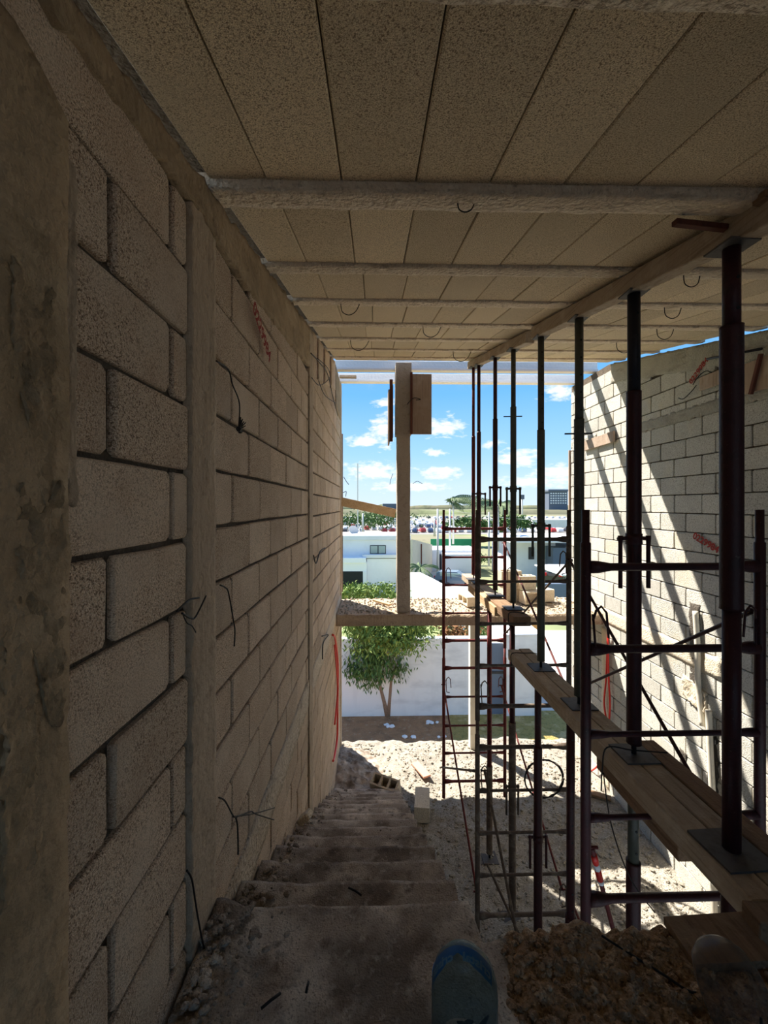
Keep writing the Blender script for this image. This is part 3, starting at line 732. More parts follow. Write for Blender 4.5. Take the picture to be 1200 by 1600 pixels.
tag(MB().beam(a, b, .03, .15, c=.003).build('brace_board', M_wood), 'tan timber board slanting from the left wall to behind the column', 'board')
post = empty('concrete_post', (1.8, 7.2, 0), 'slim pale concrete post under the edge slab', 'post')
pb = at(740, 1165, y=7.1)
MB().box(pb.x-.075, pb.x+.075, 7.02, 7.17, -.1, H(-1.80), c=.008).build('shaft', M_pvc, post)
# ------------------------------------------------------------------ hollow blocks
def hollow(name, loc, rot, label, L=.40, W=.15, Hh=.20, cores=3, group=None, solid=False):
    """hollow concrete block; local x = length, y = width, z = height, cores run along z"""
    M = Matrix.LocRotScale(Vector(loc), rot, None)
    e = empty(name, loc, label, 'block', group); e.rotation_euler = rot
    w = .028; mb = MB()
    mb.box(-L/2, L/2, -W/2, -W/2+w, 0, Hh, M, c=.003); mb.box(-L/2, L/2, W/2-w, W/2, 0, Hh, M, c=.003)
    n = cores
    for i in range(n+1):
        x = -L/2+(L-w)*i/n; mb.box(x, x+w, -W/2+w-.003, W/2-w+.003, 0.001, Hh-.001, M)
    mb.box(-L/2+.01, L/2-.01, -W/2+w-.003, W/2-w+.003, Hh*.30, Hh*.36, M)
    if solid: mb.box(-L/2+.002, L/2-.002, -W/2+.002, W/2-.002, Hh-.03, Hh-.002, M)
    mb.build('shell', M_hollow, e)
    return e
from mathutils import Euler
def E(x, y, z): return Euler((R(x), R(y), R(z)))
hollow('hollow_block', at(604, 1243, z=.0)+Vector((0, 0, .02)), E(24, 4, -24), 'three-hole concrete block tipped over at the foot of the stairs', L=.40, W=.18, Hh=.28)
p = at(661, 1277, z=.02); hollow('hollow_block', p+Vector((0, .1, .0)), E(0, 0, 82), 'concrete block lying solid side up on the gravel beside the lowest stairs', L=.40, W=.2, Hh=.20, solid=True)
zs = H(-1.61)
def onslab(px, py): return at(px, py, z=zs)
p = onslab(723, 949); hollow('hollow_block', p+Vector((.04, .2, .08)), E(90, 0, 100), 'concrete block on the slab nearest the column, its holes facing out', L=.40, W=.15, Hh=.20, cores=2, group=None)
p = onslab(797, 938); hollow('hollow_block', p+Vector((.0, .05, .0)), E(0, 0, 8), 'lower block of the upright stack behind the props', L=.3, W=.2, Hh=.28)
p2 = p+Vector((.0, .05, .285)); hollow('hollow_block', p+Vector((.0, .05, .282)), E(0, 0, 8), 'wide block on top of the left stack behind the props', L=.36, W=.2, Hh=.22)
p = onslab(824, 941); hollow('hollow_block', p+Vector((.02, .05, .1)), E(90, 0, 8), 'block in the stack turned to show its two holes', L=.30, W=.20, Hh=.20, cores=1)
p2 = p+Vector((.0, .08, .215)); hollow('hollow_block', p2, E(0, 0, 3), 'top block of the right stack on the slab', L=.28, W=.2, Hh=.22)
p = onslab(853, 942); hollow('hollow_block', p+Vector((.02, .16, .0)), E(0, 0, 14), 'rightmost concrete block on the slab, lying flat', L=.30, W=.2, Hh=.20, solid=True)
a = at(598, 946, z=zs); tag(MB().beam(a+Vector((-.14, .25, .03)), a+Vector((.12, -.05, .02)), .07, .03, c=.003).build('timber_offcut', M_wood), 'orange timber scrap on the slab at the foot of the column', 'timber')
a = at(660, 1207, z=.04); tag(MB().beam(a+Vector((-.1, .2, .03)), a+Vector((.06, -.15, .03)), .13, .03, c=.006).build('red_brick', mat('pale_red_clay', (.72, .36, .26), .9)), 'pale red piece of clay brick on the sunlit gravel', 'brick')
# ------------------------------------------------------------------ shoring timbers
def timber(a, b, w, h, material, label, name='timber_beam', c=.004, up=(0, 0, 1), cat='timber', group=None):
    return tag(MB().beam(a, b, w, h, c, up).build(name, material, origin=Vector(a)), label, cat, group)
def topz(y): return .81+.219*y-.020-.014*max(0, 1-abs(y-1.5))
XP = 1.43
bh = .10
timber((XP+.0, .95, H(topz(.95)-bh/2)), (XP-.0, 3.60, H(topz(3.6)-bh/2)), .085, bh, M_woodg, 'long timber bearer under the ceiling joists held by the nearest props', 'shoring_beam')
timber((XP+.02, 3.78, H(topz(3.78)-bh/2)), (XP-.03, 5.95, H(topz(5.95)-bh/2)), .085, bh, M_woodg, 'shorter far timber bearer under the ceiling at the row of thin props', 'shoring_beam')
p = at(1095, 347, y=1.62); timber((1.16, 1.56, H(.81+.219*1.56-.055)), (1.50, 1.60, H(.81+.219*1.56-.055)), .03, .022, M_redwood, 'dark wedge of wood stuck between joist and bearer above the nearest prop', 'wedge', cat='wedge')
timber((1.36, 1.42, H(.81+.219*1.42-.03)), (1.9, 1.46, H(.81+.219*1.42-.03)), .05, .03, M_woodd, 'broken dark board over the near end of the bearer', 'wedge', cat='wedge')
# lower bearers carrying the upper props
PD = 1.40
timber((1.355, 1.38, H(-1.36-.05)), (1.355, 3.96, H(-PD-.05)), .108, .10, M_woodg, 'left timber of the long pair that the nearest props stand on', 'bearer')
timber((1.467, 1.38, H(-1.36-.05)), (1.467, 3.98, H(-PD-.05)), .108, .10, M_woodg, 'right timber of the long pair that the nearest props stand on', 'bearer')
timber((1.58, 1.40, H(-1.36-.05)), (1.575, 2.35, H(-1.365-.05)), .105, .10, M_woodd, 'third dark timber lapped against the near end of the pair', 'bearer')
timber((1.375, 1.76, H(-1.515)), (1.375, 2.42, H(-1.525)), .095, .09, M_woodd, 'short timber wired beneath the near end of the long pair', 'bearer')
timber((1.40, 3.85, H(-1.10)), (1.385, 4.75, H(-1.10)), .17, .09, M_woodd, 'dark upper timber whose cut end faces the camera behind the fourth prop', 'bearer')
timber((1.335, 4.35, H(-1.135)), (1.30, 5.45, H(-1.09)), .10, .10, M_wood, 'light timber under the thin far props beside the block stack', 'bearer')
timber((1.42, 4.80, H(-1.095)), (1.40, 6.2, H(-1.08)), .15, .09, M_woodg, 'farthest grey timber under the paired thin props', 'bearer')
# wires tied around the bearers
wire('tie_wire', [(1.29, 2.30, H(-1.62)), (1.285, 2.28, H(-1.48)), (1.30, 2.26, H(-1.352)), (1.42, 2.22, H(-1.345)), (1.60, 2.20, H(-1.35))], .004, M_wire, 'black wire tied over the near timbers with a hanging tail')
wire('tie_wire', [(1.285, 2.27, H(-1.5)), (1.30, 2.22, H(-1.75)), (1.36, 2.15, H(-1.98)), (1.46, 2.1, H(-2.12))], .0035, M_wire, 'black wire tail dangling below the near timbers')
for i, (q) in enumerate(((3.86, 1.40), )):
    wire('tie_wire', [(1.285, 3.80, H(-1.50)), (1.288, 3.82, H(-1.395)), (1.40, 3.84, H(-1.393)), (1.535, 3.82, H(-1.40)), (1.53, 3.8, H(-1.5))], .004, M_wire, 'wire wrapped around the sunlit far end of the long timbers')
wire('tie_wire', [(1.30, 3.92, H(-1.16)), (1.305, 3.95, H(-1.05)), (1.40, 3.98, H(-1.045)), (1.49, 3.95, H(-1.06))], .005, M_wire, 'wire around the cut end of the dark upper timber')
p = [at(955+i*8, 418+j, y=2.35) for i, j in ((-4, -5), (-1, -4), (1, 4), (2, 20), (1, 38))]
wire('tie_wire', p, .004, M_wire, 'twisted black wire hanging beside the long bearer at the ceiling')
# ------------------------------------------------------------------ props
def prop(x, y, ztop, zbot, zcol, ri, ro, mi, mo, label, handle=None, pin=None, plate_top=True, plate_bot=True, screw=True, zcol2=None, hw=.075, hang=.26, pl=.09, pr=0):
    e = empty('shoring_prop', (x, y, zbot), label, 'prop', 'steel props')
    zt = ztop-.008
    if plate_top: MB().box(x-pl*.62, x+pl*.62, y-pl*.62, y+pl*.62, ztop-.010, ztop-.002, Matrix.Translation((x, y, 0)) @ Matrix.Rotation(pr, 4, 'Z') @ Matrix.Translation((-x, -y, 0))).build('top_plate', M_plate, e)
    if plate_bot: MB().box(x-pl, x+pl, y-pl, y+pl, zbot, zbot+.010, Matrix.Translation((x, y, 0)) @ Matrix.Rotation(pr, 4, 'Z') @ Matrix.Translation((-x, -y, 0))).build('base_plate', M_plate, e)
    z0 = zbot+(.065 if screw else .01)
    if screw: MB().tube([(x, y, zbot+.01), (x, y, z0+.02)], ri*.42, 10).build('screw', M_dark, e, True)
    MB().tube([(x, y, zcol-.02), (x, y, zt)], ri, 18).build('inner_tube', mi, e, True)
    zlo = z0 if zcol2 is None else zcol2
    MB().tube([(x, y, zlo), (x, y, zlo+.01), (x, y, zcol-.012), (x, y, zcol)], [ro*1.04, ro, ro, ro*1.02], 18).build('outer_tube', mo, e, True)
    if zcol2 is not None: MB().tube([(x, y, z0), (x, y, zlo)], ri*1.02, 18).build('lower_tube', mo, e, True)
    # pin holes drilled along the inner tube
    zz = zcol+.06; k = 0
    hb = MB()
    while zz < zt-.08 and k < 14:
        hb.tube([(x, y-ri-.0015, zz), (x, y-ri+.004, zz)], .007, 8); zz += .12; k += 1
    if k: o = hb.build('pin_holes', M_black, e); o['kind'] = 'stuff'
    if handle is not None:
        h = MB(); h.tube([(x-hw-.012, y, handle), (x-hw*.5, y, handle+.004), (x+hw*.5, y, handle+.004), (x+hw+.012, y, handle)], .011, 8)
        ho = h.build('handle', mo, e, True)
        for s in (-1, 1):
            MB().tube([(x+s*hw, y-.004, handle+.018), (x+s*hw, y-.004, handle-.02), (x+s*hw, y-.004, handle-hang)], [.014, .011, .011], 8).build('handle_bar', mo, ho, True)
        MB().tube([(x, y, handle-.03), (x, y, handle+.03)], ro*1.14, 16).build('collar', mo, e, True)
    if pin is not None: MB().tube([(x-.10, y-.0, pin), (x+.09, y, pin+.004)], .006, 6).build('pin', M_dark, e, True)
    return e
def hz(py, y, x=XP): # height shown at row py for something standing at x,y
    dep = y*cos(YAW)+x*sin(YAW); return EYE+(790-py)/F*dep
YP = [1.585, 2.225, 2.81, 3.485, 4.155, 4.75, 5.46]
def base_z(y): return H(-1.36-.04*(y-1.38)/2.6)
def tz(y): return H(topz(y)-bh)
prop(XP-.02, YP[0], tz(YP[0]), base_z(YP[0]), hz(510, YP[0]), .030, .039, M_maroon, M_maroon, 'thick maroon steel prop nearest the camera at the right', zcol2=hz(952, YP[0]), screw=False, pin=None, pl=.10, pr=.05)
prop(XP, YP[1], tz(YP[1]), base_z(YP[1]), hz(612, YP[1]), .032, .037, M_dark, M_maroon, 'very dark steel prop, second from the camera, with drop handle', handle=hz(842, YP[1]), hw=.078, hang=.27)
prop(XP-.01, YP[2], tz(YP[2]), base_z(YP[2]), hz(655, YP[2]), .028, .033, M_steel, M_steel, 'grey-green steel prop with a cross pin, third from the camera', pin=hz(678, YP[2]), hw=.07)
prop(XP, YP[3], tz(YP[3]), H(-1.395), hz(672, YP[3]), .026, .032, M_steel, M_steel, 'grey-green steel prop with drop handle, fourth from the camera', handle=hz(822, YP[3]), hw=.073, hang=.26)
prop(XP-.01, YP[4], tz(YP[4]), H(-1.052), hz(636, YP[4]), .024, .030, M_steel, M_steel, 'grey steel prop with pin and drop handle, fifth from the camera', handle=hz(764, YP[4]), pin=hz(651, YP[4]), hw=.068, hang=.26)
prop(XP-.02, YP[5], tz(YP[5]), H(-1.05), hz(655, YP[5]), .022, .028, M_maroon, M_maroon, 'dark red steel prop, sixth from the camera, on the far timber', handle=hz(762, YP[5]), hw=.062, hang=.22)
prop(XP-.03, YP[6], tz(YP[6]), H(-1.035), hz(675, YP[6]), .022, .028, M_maroon, M_maroon, 'right one of the two thin red props standing close together far back', handle=hz(772, YP[6]), hw=.085, hang=.28)
prop(XP-.04, 5.72, tz(5.72), H(-1.035), hz(682, 5.72), .020, .026, M_red, M_red, 'left one of the two thin red props standing close together far back', handle=None)
# lower props, from the ground floor up to the lower timbers
def gnd(x, y): return gz(x, y)
def lp(x, y, zt, zc, mi, mo, label, **k):
    return prop(x, y, zt, gnd(x, y)-.005, zc, .028, .036, mi, mo, label, **k)
lp(1.44, 1.63, H(-1.465), H(-2.2), M_maroon, M_maroon, 'lower maroon prop under the near end of the long timbers')
lp(1.43, 2.23, H(-1.475), hz(1345, 2.23), M_steel, M_maroon, 'lower prop with grey drilled top tube and maroon sleeve', handle=None)
lp(1.385, 2.86, H(-1.485), H(-2.9), M_maroon, M_maroon, 'lower dark maroon prop beside the near scaffold post')
lp(1.41, 3.50, H(-1.495), hz(1166, 3.50), M_maroon, M_maroon, 'lower dark prop with drop handle low above the ground', handle=hz(1308, 3.50), hw=.07, hang=.26)
lp(1.40, 4.13, H(-1.15), H(-2.2), M_maroon, M_dusty, 'lower reddish prop with drop handle behind the wire coil', handle=hz(1229, 4.13), hw=.06, hang=.28)
lp(1.37, 4.85, H(-1.145), H(-3.1), M_red, M_dusty, 'lower red prop on a square plate, farthest of the lower row')
# ------------------------------------------------------------------ scaffold frames
def frame(y, xa, xb, top, bot, rungs, fat, m, label, hooks=()):
    e = empty('scaffold_frame', ((xa+xb)/2, y, H(bot)), label, 'scaffold', 'ladder scaffold frames')
    for x in (xa, xb):
        MB().tube([(x, y, H(bot)), (x, y, H(top)-.16), (x, y, H(top)-.155), (x, y, H(top))], [.0235, .0235, .018, .018], 12).build('post', m, e, True)
    for i, r in enumerate(rungs):
        f = i in fat; a = .024 if f else .0165; b = .019 if f else .0135
        z = H(r); pts = [(xa+.015, y, z), (xa+.06, y, z), (xa+.12, y, z), (xb-.12, y, z), (xb-.06, y, z), (xb-.015, y, z)]
        MB().tube(pts, [a*1.3, a*1.25, b, b, a*1.25, a*1.3], 10).build('rung', m, e, True)
    for (x, h, s) in hooks:
        xx = xa if x == 'a' else xb
        k = MB(); z = H(h); q = xx+.03*s
        k.tube([(q, y-.01, z+.0), (q+.01*s, y-.02, z+.05), (q+.035*s, y-.02, z+.07), (q+.06*s, y-.02, z+.04), (q+.07*s, y-.02, z-.08)], .006, 6)
        k.tube([(q, y-.01, z+.03), (q+.008*s, y-.02, z-.14), (q+.05*s, y-.02, z-.15)], .006, 6)
        k.build('brace_hook', m, e, True)
    return e
XA, XB = 1.005, 1.86
FA, FB, FC = 1.945, 3.855, 5.80
frame(FA, XA+.01, XB+.01, -.02, -1.995, [-.295, -.69, -1.10, -1.50, -1.89], (0, 1, 4), M_maroon, 'upper maroon ladder frame of the scaffold nearest the camera', (('a', -.55, 1), ('b', -.55, -1)))
frame(FA, XA+.01, XB+.01, -1.995+.02, -4.17, [-2.30, -2.70, -3.10, -3.5, -3.9], (0, 4), M_maroon, 'lower maroon ladder frame nearest the camera, reaching the ground', (('a', -2.5, 1),))
frame(FB, XA-.03, XB-.01, -.04, -2.03, [-.32, -.72, -1.12, -1.516, -1.90], (0, 4), M_dusty, 'upper dusty brown ladder frame in the middle of the scaffold', (('b', -.5, -1), ('a', -1.72, 1)))
frame(FB, XA-.03, XB-.01, -2.01, -4.17, [-2.29, -2.70, -3.10, -3.50, -3.88], (0, 4), M_dusty, 'lower dusty brown ladder frame in the middle of the scaffold', (('a', -2.52, 1), ('b', -3.65, -1)))
frame(FC, XA-.02, XB+.0, -.06, -2.03, [-.33, -.735, -1.13, -1.53, -1.92], (0, 4), M_red, 'upper red ladder frame of the scaffold farthest back', (('a', -.95, 1), ('b', -.95, 1)))
frame(FC, XA-.02, XB+.0, -2.01, -4.15, [-2.31, -2.72, -3.13, -3.52, -3.92], (0, 4), M_red, 'lower red ladder frame farthest back, standing in the sun', (('a', -2.5, 1), ('b', -2.5, -1)))
def brace(a, b, m, label):
    o = empty('cross_brace', a, label, 'brace', 'scaffold cross braces')
    a = Vector(a); b = Vector(b); d = (b-a)
    MB().tube([a, a+d*.02, a+d*.05, b-d*.05, b-d*.02, b], [.013, .013, .0115, .0115, .013, .013], 8).build('rod', m, o, True)
    for p in (a, b): MB().tube([p+Vector((-.03, 0, 0)), p+Vector((.03, 0, 0))], .008, 8).build('end_pin', m, o, True)
    return o
xr = XB-.02; xl = XA+.03
brace((xr, FB-.03, H(-.51)), (xr, FA+.03, H(-1.82)), M_maroon, 'brace falling towards the camera between the nearest scaffold frames, right side')
brace((xr+.03, FA+.02, H(-.51)), (xr+.03, FB-.03, H(-1.75)), M_maroon, 'brace rising towards the camera between the nearest scaffold frames, right side')
brace((xr, FC-.03, H(-.53)), (xr, FB+.03, H(-1.75)), M_red, 'brace falling towards the middle frame from the far one, right side')
brace((xr+.03, FB+.03, H(-.53)), (xr+.03, FC-.03, H(-1.80)), M_dusty, 'brace rising to the middle frame from the far one, right side')
brace((xl, FB-.03, H(-2.49)), (xl, FA+.9, H(-3.20)), M_dusty, 'lower dusty brace falling towards the camera from the middle frame, left side')
brace((xl-.06, FC-.03, H(-2.53)), (xl-.06, FB+.03, H(-3.68)), M_red, 'lower brace falling from the far frame to the middle one, left side')
brace((xl-.08, FB+.03, H(-2.53)), (xl-.08, FC-.03, H(-3.70)), M_dusty, 'lower brace rising from the far frame to the middle one, left side')
brace((xr-.04, FC-.03, H(-2.55)), (xr-.04, FB+.03, H(-3.68)), M_red, 'lower brace falling from the far frame to the middle one, right side')
brace((xr, FB-.03, H(-3.68)), (xr, FA+.5, H(-4.0)), M_red, 'lowest short red brace by the ground near the bottom of the frames')
brace((xl+.03, FB-.02, H(-3.38)), (xl+.35, 3.3, H(-3.95)), M_dusty, 'dusty brace leaning to the ground below the middle frame')
brace((xl+.02, FA+.02, H(-1.66)), (xl+.30, FA+.25, H(-2.45)), M_red, 'loose red brace hanging from the near left scaffold post')
lbr = [o for o in bpy.data.objects if o.get('label', '').startswith('loose red brace')][0]
pa = Vector((xl+.02, FA+.02, H(-1.66))); pd_ = Vector((xl+.30, FA+.25, H(-2.45)))-pa
for q, (t0, t1, mm) in enumerate(((.06, .13, M_hose), (.13, .18, M_white), (.18, .27, M_hose), (.27, .30, M_white))):
    MB().tube([pa+pd_*t0, pa+pd_*t1], .0155, 10).build('tape_band', mm, lbr, True)
# wire coil hung on the scaffold
cc = at(850, 1217, y=3.825); coil = MB()
for k in range(7):
    r = .185+.006*random.uniform(-1, 1); ph = random.uniform(0, 6); dx = random.uniform(-.006, .006)
    pts = [cc+Vector((dx+r*cos(a*pi/14), random.uniform(-.012, .012), r*.98*sin(a*pi/14)+.004*sin(3*a*pi/14+ph))) for a in range(29)]
    coil.tube(pts, .0035, 5)
tag(coil.build('wire_coil', M_wire, None, True), 'coil of black tie wire hanging on the middle scaffold frame', 'wire')
# ------------------------------------------------------------------ hoses
def hose(pts, label, plane, r=.011, mirror=False):
    return wire('red_hose', [at(a, b, x=plane) if False else at(a, b, y=plane) for a, b in pts], r, M_hose, label, 'hose', n=8)
wire('red_hose', [at(a, b, x=XL+.035) for a, b in ((520, 992), (524, 1000), (528, 1040), (527.5, 1100), (527, 1150), (523, 1180), (520.5, 1189))], .014, M_hose, 'red hose hanging down the far end of the left wall', 'hose', n=8)
wire('red_hose', [at(a, b, x=XL+.03) for a, b in ((523, 1008), (527, 1060), (527, 1090), (523, 1132))], .012, M_hose, 'second shorter red hose strand on the left wall end', 'hose', n=8)
for q, (ps, lab) in enumerate(((((950, 990), (949, 1010), (947, 1060), (944, 1100), (950, 1135)), 'left strand of the red hose hanging on the right wall'), (((951, 985), (950, 1010), (951, 1060), (953, 1100), (951, 1138)), 'right strand of the red hose hanging on the right wall'))):
    wire('red_hose', [at(a, b, x=XR-.04) for a, b in ps], .013, M_hose, lab, 'hose', n=8)
wire('red_hose', [at(a, b, x=XR-.05) for a, b in ((951, 1138), (948, 1165), (942, 1185), (928, 1202), (905, 1212))], .012, M_hose, 'tail of the red hose curving away above the gravel', 'hose', n=8)
# ------------------------------------------------------------------ wires on the left wall
def lw(pts, label, r=.0028, d=.03, group=None):
    return wire('tie_wire', [at(a, b, x=XL+d) for a, b in pts], r, M_wire, label, 'wire')
lw([(338, 564), (357, 578), (363, 600), (374, 630), (373, 668)], 'black wire hanging down the left wall under the red stamp')
k = MB(); c0 = at(374, 671, x=XL+.03)
for i in range(9): k.tube([c0, c0+Vector((random.uniform(.0, .02), random.uniform(-.03, .03), random.uniform(.0, .05)))], .0025, 5)
k.tube([c0+Vector((0, -.012, 0)), c0, c0+Vector((0, .014, -.006))], .011, 6)
tag(k.build('wire_knot', M_wire), 'knot of black wire ends on the left wall under the hanging wire', 'wire')
lw([(344, 914), (352, 918), (357, 926), (364, 965), (367, 985), (366, 1010)], 'bent black wire beside the cement column at eye level')
lw([(276, 955), (295, 938), (311, 934)], 'short wire end poking over the cement column')
lw([(284, 958), (298, 966), (306, 963), (322, 931)], 'hooked wire end poking over the cement column', d=.035)
lw([(286, 960), (292, 973), (300, 978), (306, 988)], 'thin drooping wire end beside the cement column', r=.0018)
lw([(342, 1246), (352, 1252), (364, 1274), (370, 1276), (392, 1268), (400, 1272), (428, 1281)], 'twisted wire bundle reaching out low on the left wall')
lw([(364, 1276), (380, 1274), (402, 1270), (429, 1262)], 'upper strand of the low twisted wire bundle')
lw([(368, 1276), (371, 1290), (372, 1320), (372, 1335)], 'wire dropping from the low bundle to the stairs', r=.0035)
lw([(292, 1360), (300, 1375), (307, 1420), (318, 1478), (325, 1484)], 'long curved wire hanging at the foot of the cement column', r=.003)
lw([(486, 552), (498, 565), (512, 585), (520, 620), (528, 650)], 'looping wire near the top of the far left wall', r=.005)
lw([(487, 590), (500, 602), (515, 590), (512, 575), (496, 560)], 'second looping wire near the top of the far left wall', r=.004)
lw([(498, 535+60), (508, 618), (525, 630)], 'third looping wire near the top of the far left wall', r=.004)
lw([(490, 868), (494, 880), (500, 862), (508, 856)], 'small wire hook halfway down the far left wall', r=.006)
lw([(503, 994), (513, 992), (505, 1005), (504, 1030)], 'small wire hook low on the far left wall', r=.006)
for (px, py, pts) in ((0, 0, [(537, 745), (541, 752), (545, 757)]), (0, 0, [(536, 770), (541, 768), (540, 776)])):
    wire('tie_wire', [at(a, b, y=7.1) for a, b in pts], .006, M_wire, 'stub of wire sticking out of the left wall end, '+('upper' if pts[0][1] == 745 else 'lower')+' one', 'wire')
# right wall bits
def onR(px, py): p = at(px, py, x=XR); return p.y, p.z
def boardR(px0, py0, px1, py1, thick, material, label, name='board'):
    u1, z1 = onR(px0, py0); u0, z0 = onR(px1, py1)
    z1b = onR(px0, py1)
    return tag(MB().box(XR-.012-thick, XR-.010, min(u0, u1), max(u0, u1), min(z0, z1), max(z0, z1), c=.004).build(name, material), label, 'board')
yb0, _ = onR(1135, 620); yb1, zt = onR(1097, 590); _, zb_ = onR(1097, 611)
tag(MB().box(XR-.03, XR-.011, yb0, yb1, zb_, zt, c=.003).build('board', M_board), 'smooth plywood patch board on the right wall left of the nearest prop', 'board')
yb0, _ = onR(1196, 600); yb1, zt = onR(1160, 572); _, zb_ = onR(1160, 619)
bd = empty('board', (XR, yb0, zb_), 'plywood board with a red-brown batten on the right wall behind the nearest prop', 'board')
MB().box(XR-.03, XR-.011, yb0-.3, yb1, zb_, zt, c=.003).build('panel', M_board, bd); 
pp = at(1190, 597, x=XR-.04); MB().beam((XR-.045, pp.y+.0, zt+.03), (XR-.045, pp.y+.1, zb_-.02), .03, .03, c=.003).build('batten', M_redwood, bd)
yb0, zb0 = onR(963, 693); yb1, _ = onR(915, 700); _, zt = onR(963, 673)
tag(MB().beam((XR-.03, yb0, zt-.08), (XR-.03, yb1, zt-.10), .03, .16, c=.003).build('board', M_board), 'plank fixed along the sunlit upper right wall near its far end', 'board')
a = at(1105, 561, x=XR-.03); b = at(1190, 545, x=XR-.03); tag(MB().tube([a, b], .012, 8).build('steel_rod', M_dark, None, True), 'black steel rod lying along the top of the right wall', 'rod')
wire('tie_wire', [at(a, b, x=XR-.02) for a, b in ((1060, 622), (1068, 623), (1080, 612), (1088, 602))], .005, M_wire, 'curl of wire on the right wall below the red stamp')
wire('tie_wire', [at(a, b, x=XR-.02) for a, b in ((1083, 601), (1090, 590), (1102, 580), (1112, 582))], .005, M_wire, 'wire across the right wall beside the red stamp')
o = tag(MB().box(XR-.02, XR+.05, 7.16, 7.19, H(-1.5), H(.98), c=.003).build('edge_board', M_board), 'reddish board on edge at the far end of the right wall', 'board')
tag(MB().beam((3.02, 5.95, .03), (3.35, 5.72, .05), .10, .03, c=.004).build('board', M_woodd), 'dark weathered board lying where sun meets shade by the right wall', 'board')
# ------------------------------------------------------------------ near right corner: boards and bottles
q = [at(1037, 1436, z=ZL+.055), at(1150, 1424, z=ZL+.055)]
bo = MB(); zb = ZL+.055
pts = [(at(1037, 1432, z=zb)), (at(1160, 1424, z=zb)), (at(1215, 1500, z=zb)), (at(1087, 1507, z=zb))]
top = [Vector(p) for p in pts]; low = [p-Vector((0, 0, .026)) for p in top]
bo.add(top+low, [(3, 2, 1, 0), (4, 5, 6, 7), (0, 1, 5, 4), (1, 2, 6, 5), (2, 3, 7, 6), (3, 0, 4, 7)])
tag(bo.build('board', M_woodd), 'square brown board lying on the rubble at the lower right', 'board')
timber(at(1172, 1432, z=ZL+.09)+Vector((0, .0, -.02)), at(1172, 1432, z=ZL+.09)+Vector((.42, -.06, -.02)), .08, .08, M_woodd, 'stub of squared timber under the near end of the long pair', 'timber_block')
wire('thin_cable', [at(a, b, z=ZL+.035) for a, b in ((940, 1462), (965, 1478), (1000, 1500), (1040, 1525), (1075, 1548), (1100, 1553))], .0035, M_wire, 'thin dark cable lying across the rubble at lower right', 'cable')
# blue-labelled jug
J = Vector((.235, 1.065, ZL+.018))
jug = empty('water_jug', J, 'dusty clear plastic jug with a blue band and dark scraps inside, bottom centre', 'jug')
prof = [(.075, 0), (.084, .012), (.085, .04), (.085, .165), (.0835, .19), (.077, .215), (.064, .232), (.045, .240), (.025, .240), (.012, .235), (.001, .234)]
MB().lathe(prof, 40, J).build('body', M_jug, jug, True)
def onjug(ang, z, r=.0862): return J+Vector((r*cos(ang), r*sin(ang), z))
lab = MB(); n = 40; k0 = 0
for i in range(n+1):
    a = R(20)+R(140)*i/n; t = abs(i/n-.5)*2
    zt_ = .198-.006*(1-t); wd = .022+.026*min(1, t*2.2)*(1-max(0, t-.75)*1.2)
    lab.v.append(tuple(onjug(a, zt_-wd-.02*t))); lab.v.append(tuple(onjug(a, zt_-.012*t, .0858)))
for i in range(n): lab.f.append((2*i, 2*i+1, 2*i+3, 2*i+2))
o = lab.build('label_band', M_blue, jug, True); o['label'] = 'blue printed band'
for c0 in (R(52), R(128)):
    t = lettering('brand_text', 'cristal', .036, Matrix.Identity(4), None, M_lettering)
    for v in t.data.vertices:
        x, y = v.co.x, v.co.y; an = c0+x/.0862    # read from outside (behind): right = increasing angle
        v.co = onjug(an, .160+y, .0856)
    setp(t, jug); t['label'] = 'pale lettering'
sc = MB()
for (dx, dy, a, l) in ((-.022, -.05, .5, .05), (-.008, -.045, -.6, .05), (.035, -.045, .9, .055), (.0, -.04, .2, .03)):
    p0 = J+Vector((dx, dy, .13)); d = Vector((cos(a), .1, sin(a)))*l/2; sc.tube([p0-d, p0-d*.4, p0, p0+d*.5, p0+d], [.002, .006, .007, .005, .002], 6)
o = sc.build('scraps', M_black, jug, True); o['label'] = 'black scraps'
# second clear bottle leaning at the corner
B = Vector((.985, 1.02, ZL+.045)); bt = empty('plastic_bottle', B, 'dusty clear plastic bottle tipped in the lower right corner', 'bottle')
MM = Matrix.Rotation(R(-22), 3, 'X') @ Matrix.Rotation(R(-14), 3, 'Y')
MB().lathe([(.07, 0), (.078, .012), (.08, .10), (.078, .16), (.066, .20), (.045, .222), (.02, .232), (.001, .232)], 32, B, MM).build('body', M_clear, bt, True)
k = MB()
for dx in (-.018, .002, .016): k.tube([B+Vector((dx-.02, -.04, .10)), B+Vector((dx-.012, -.03, .14))], .003, 5)
k.build('dark_scraps', M_black, bt, True)
# sticks and nails on the stairs
for i, ((a, b), (c, d), lab) in enumerate((((545, 1387), (565, 1399), 'short dark stick lying on the second stair'), ((408, 1576), (438, 1552), 'bent dark twig on the landing at lower left'), ((478, 1552), (482, 1535), 'small dark twig on the landing in the middle'))):
    z = ZL+.02 if b > 1420 else ZL-.18*1+.02
    tag(MB().tube([at(a, b, z=z), at((a+c)/2, (b+d)/2-1, z=z+.008), at(c, d, z=z)], .004, 6).build('twig', M_wire, None, True), lab, 'stick')
p = at(478, 1277, x=XL+.07); tag(MB().beam(p+Vector((-.05, .02, -.05)), p+Vector((.03, .0, .03)), .08, .05, c=.008).build('block_fragment', M_hollow), 'broken piece of block wedged where stairs meet the left wall', 'fragment')
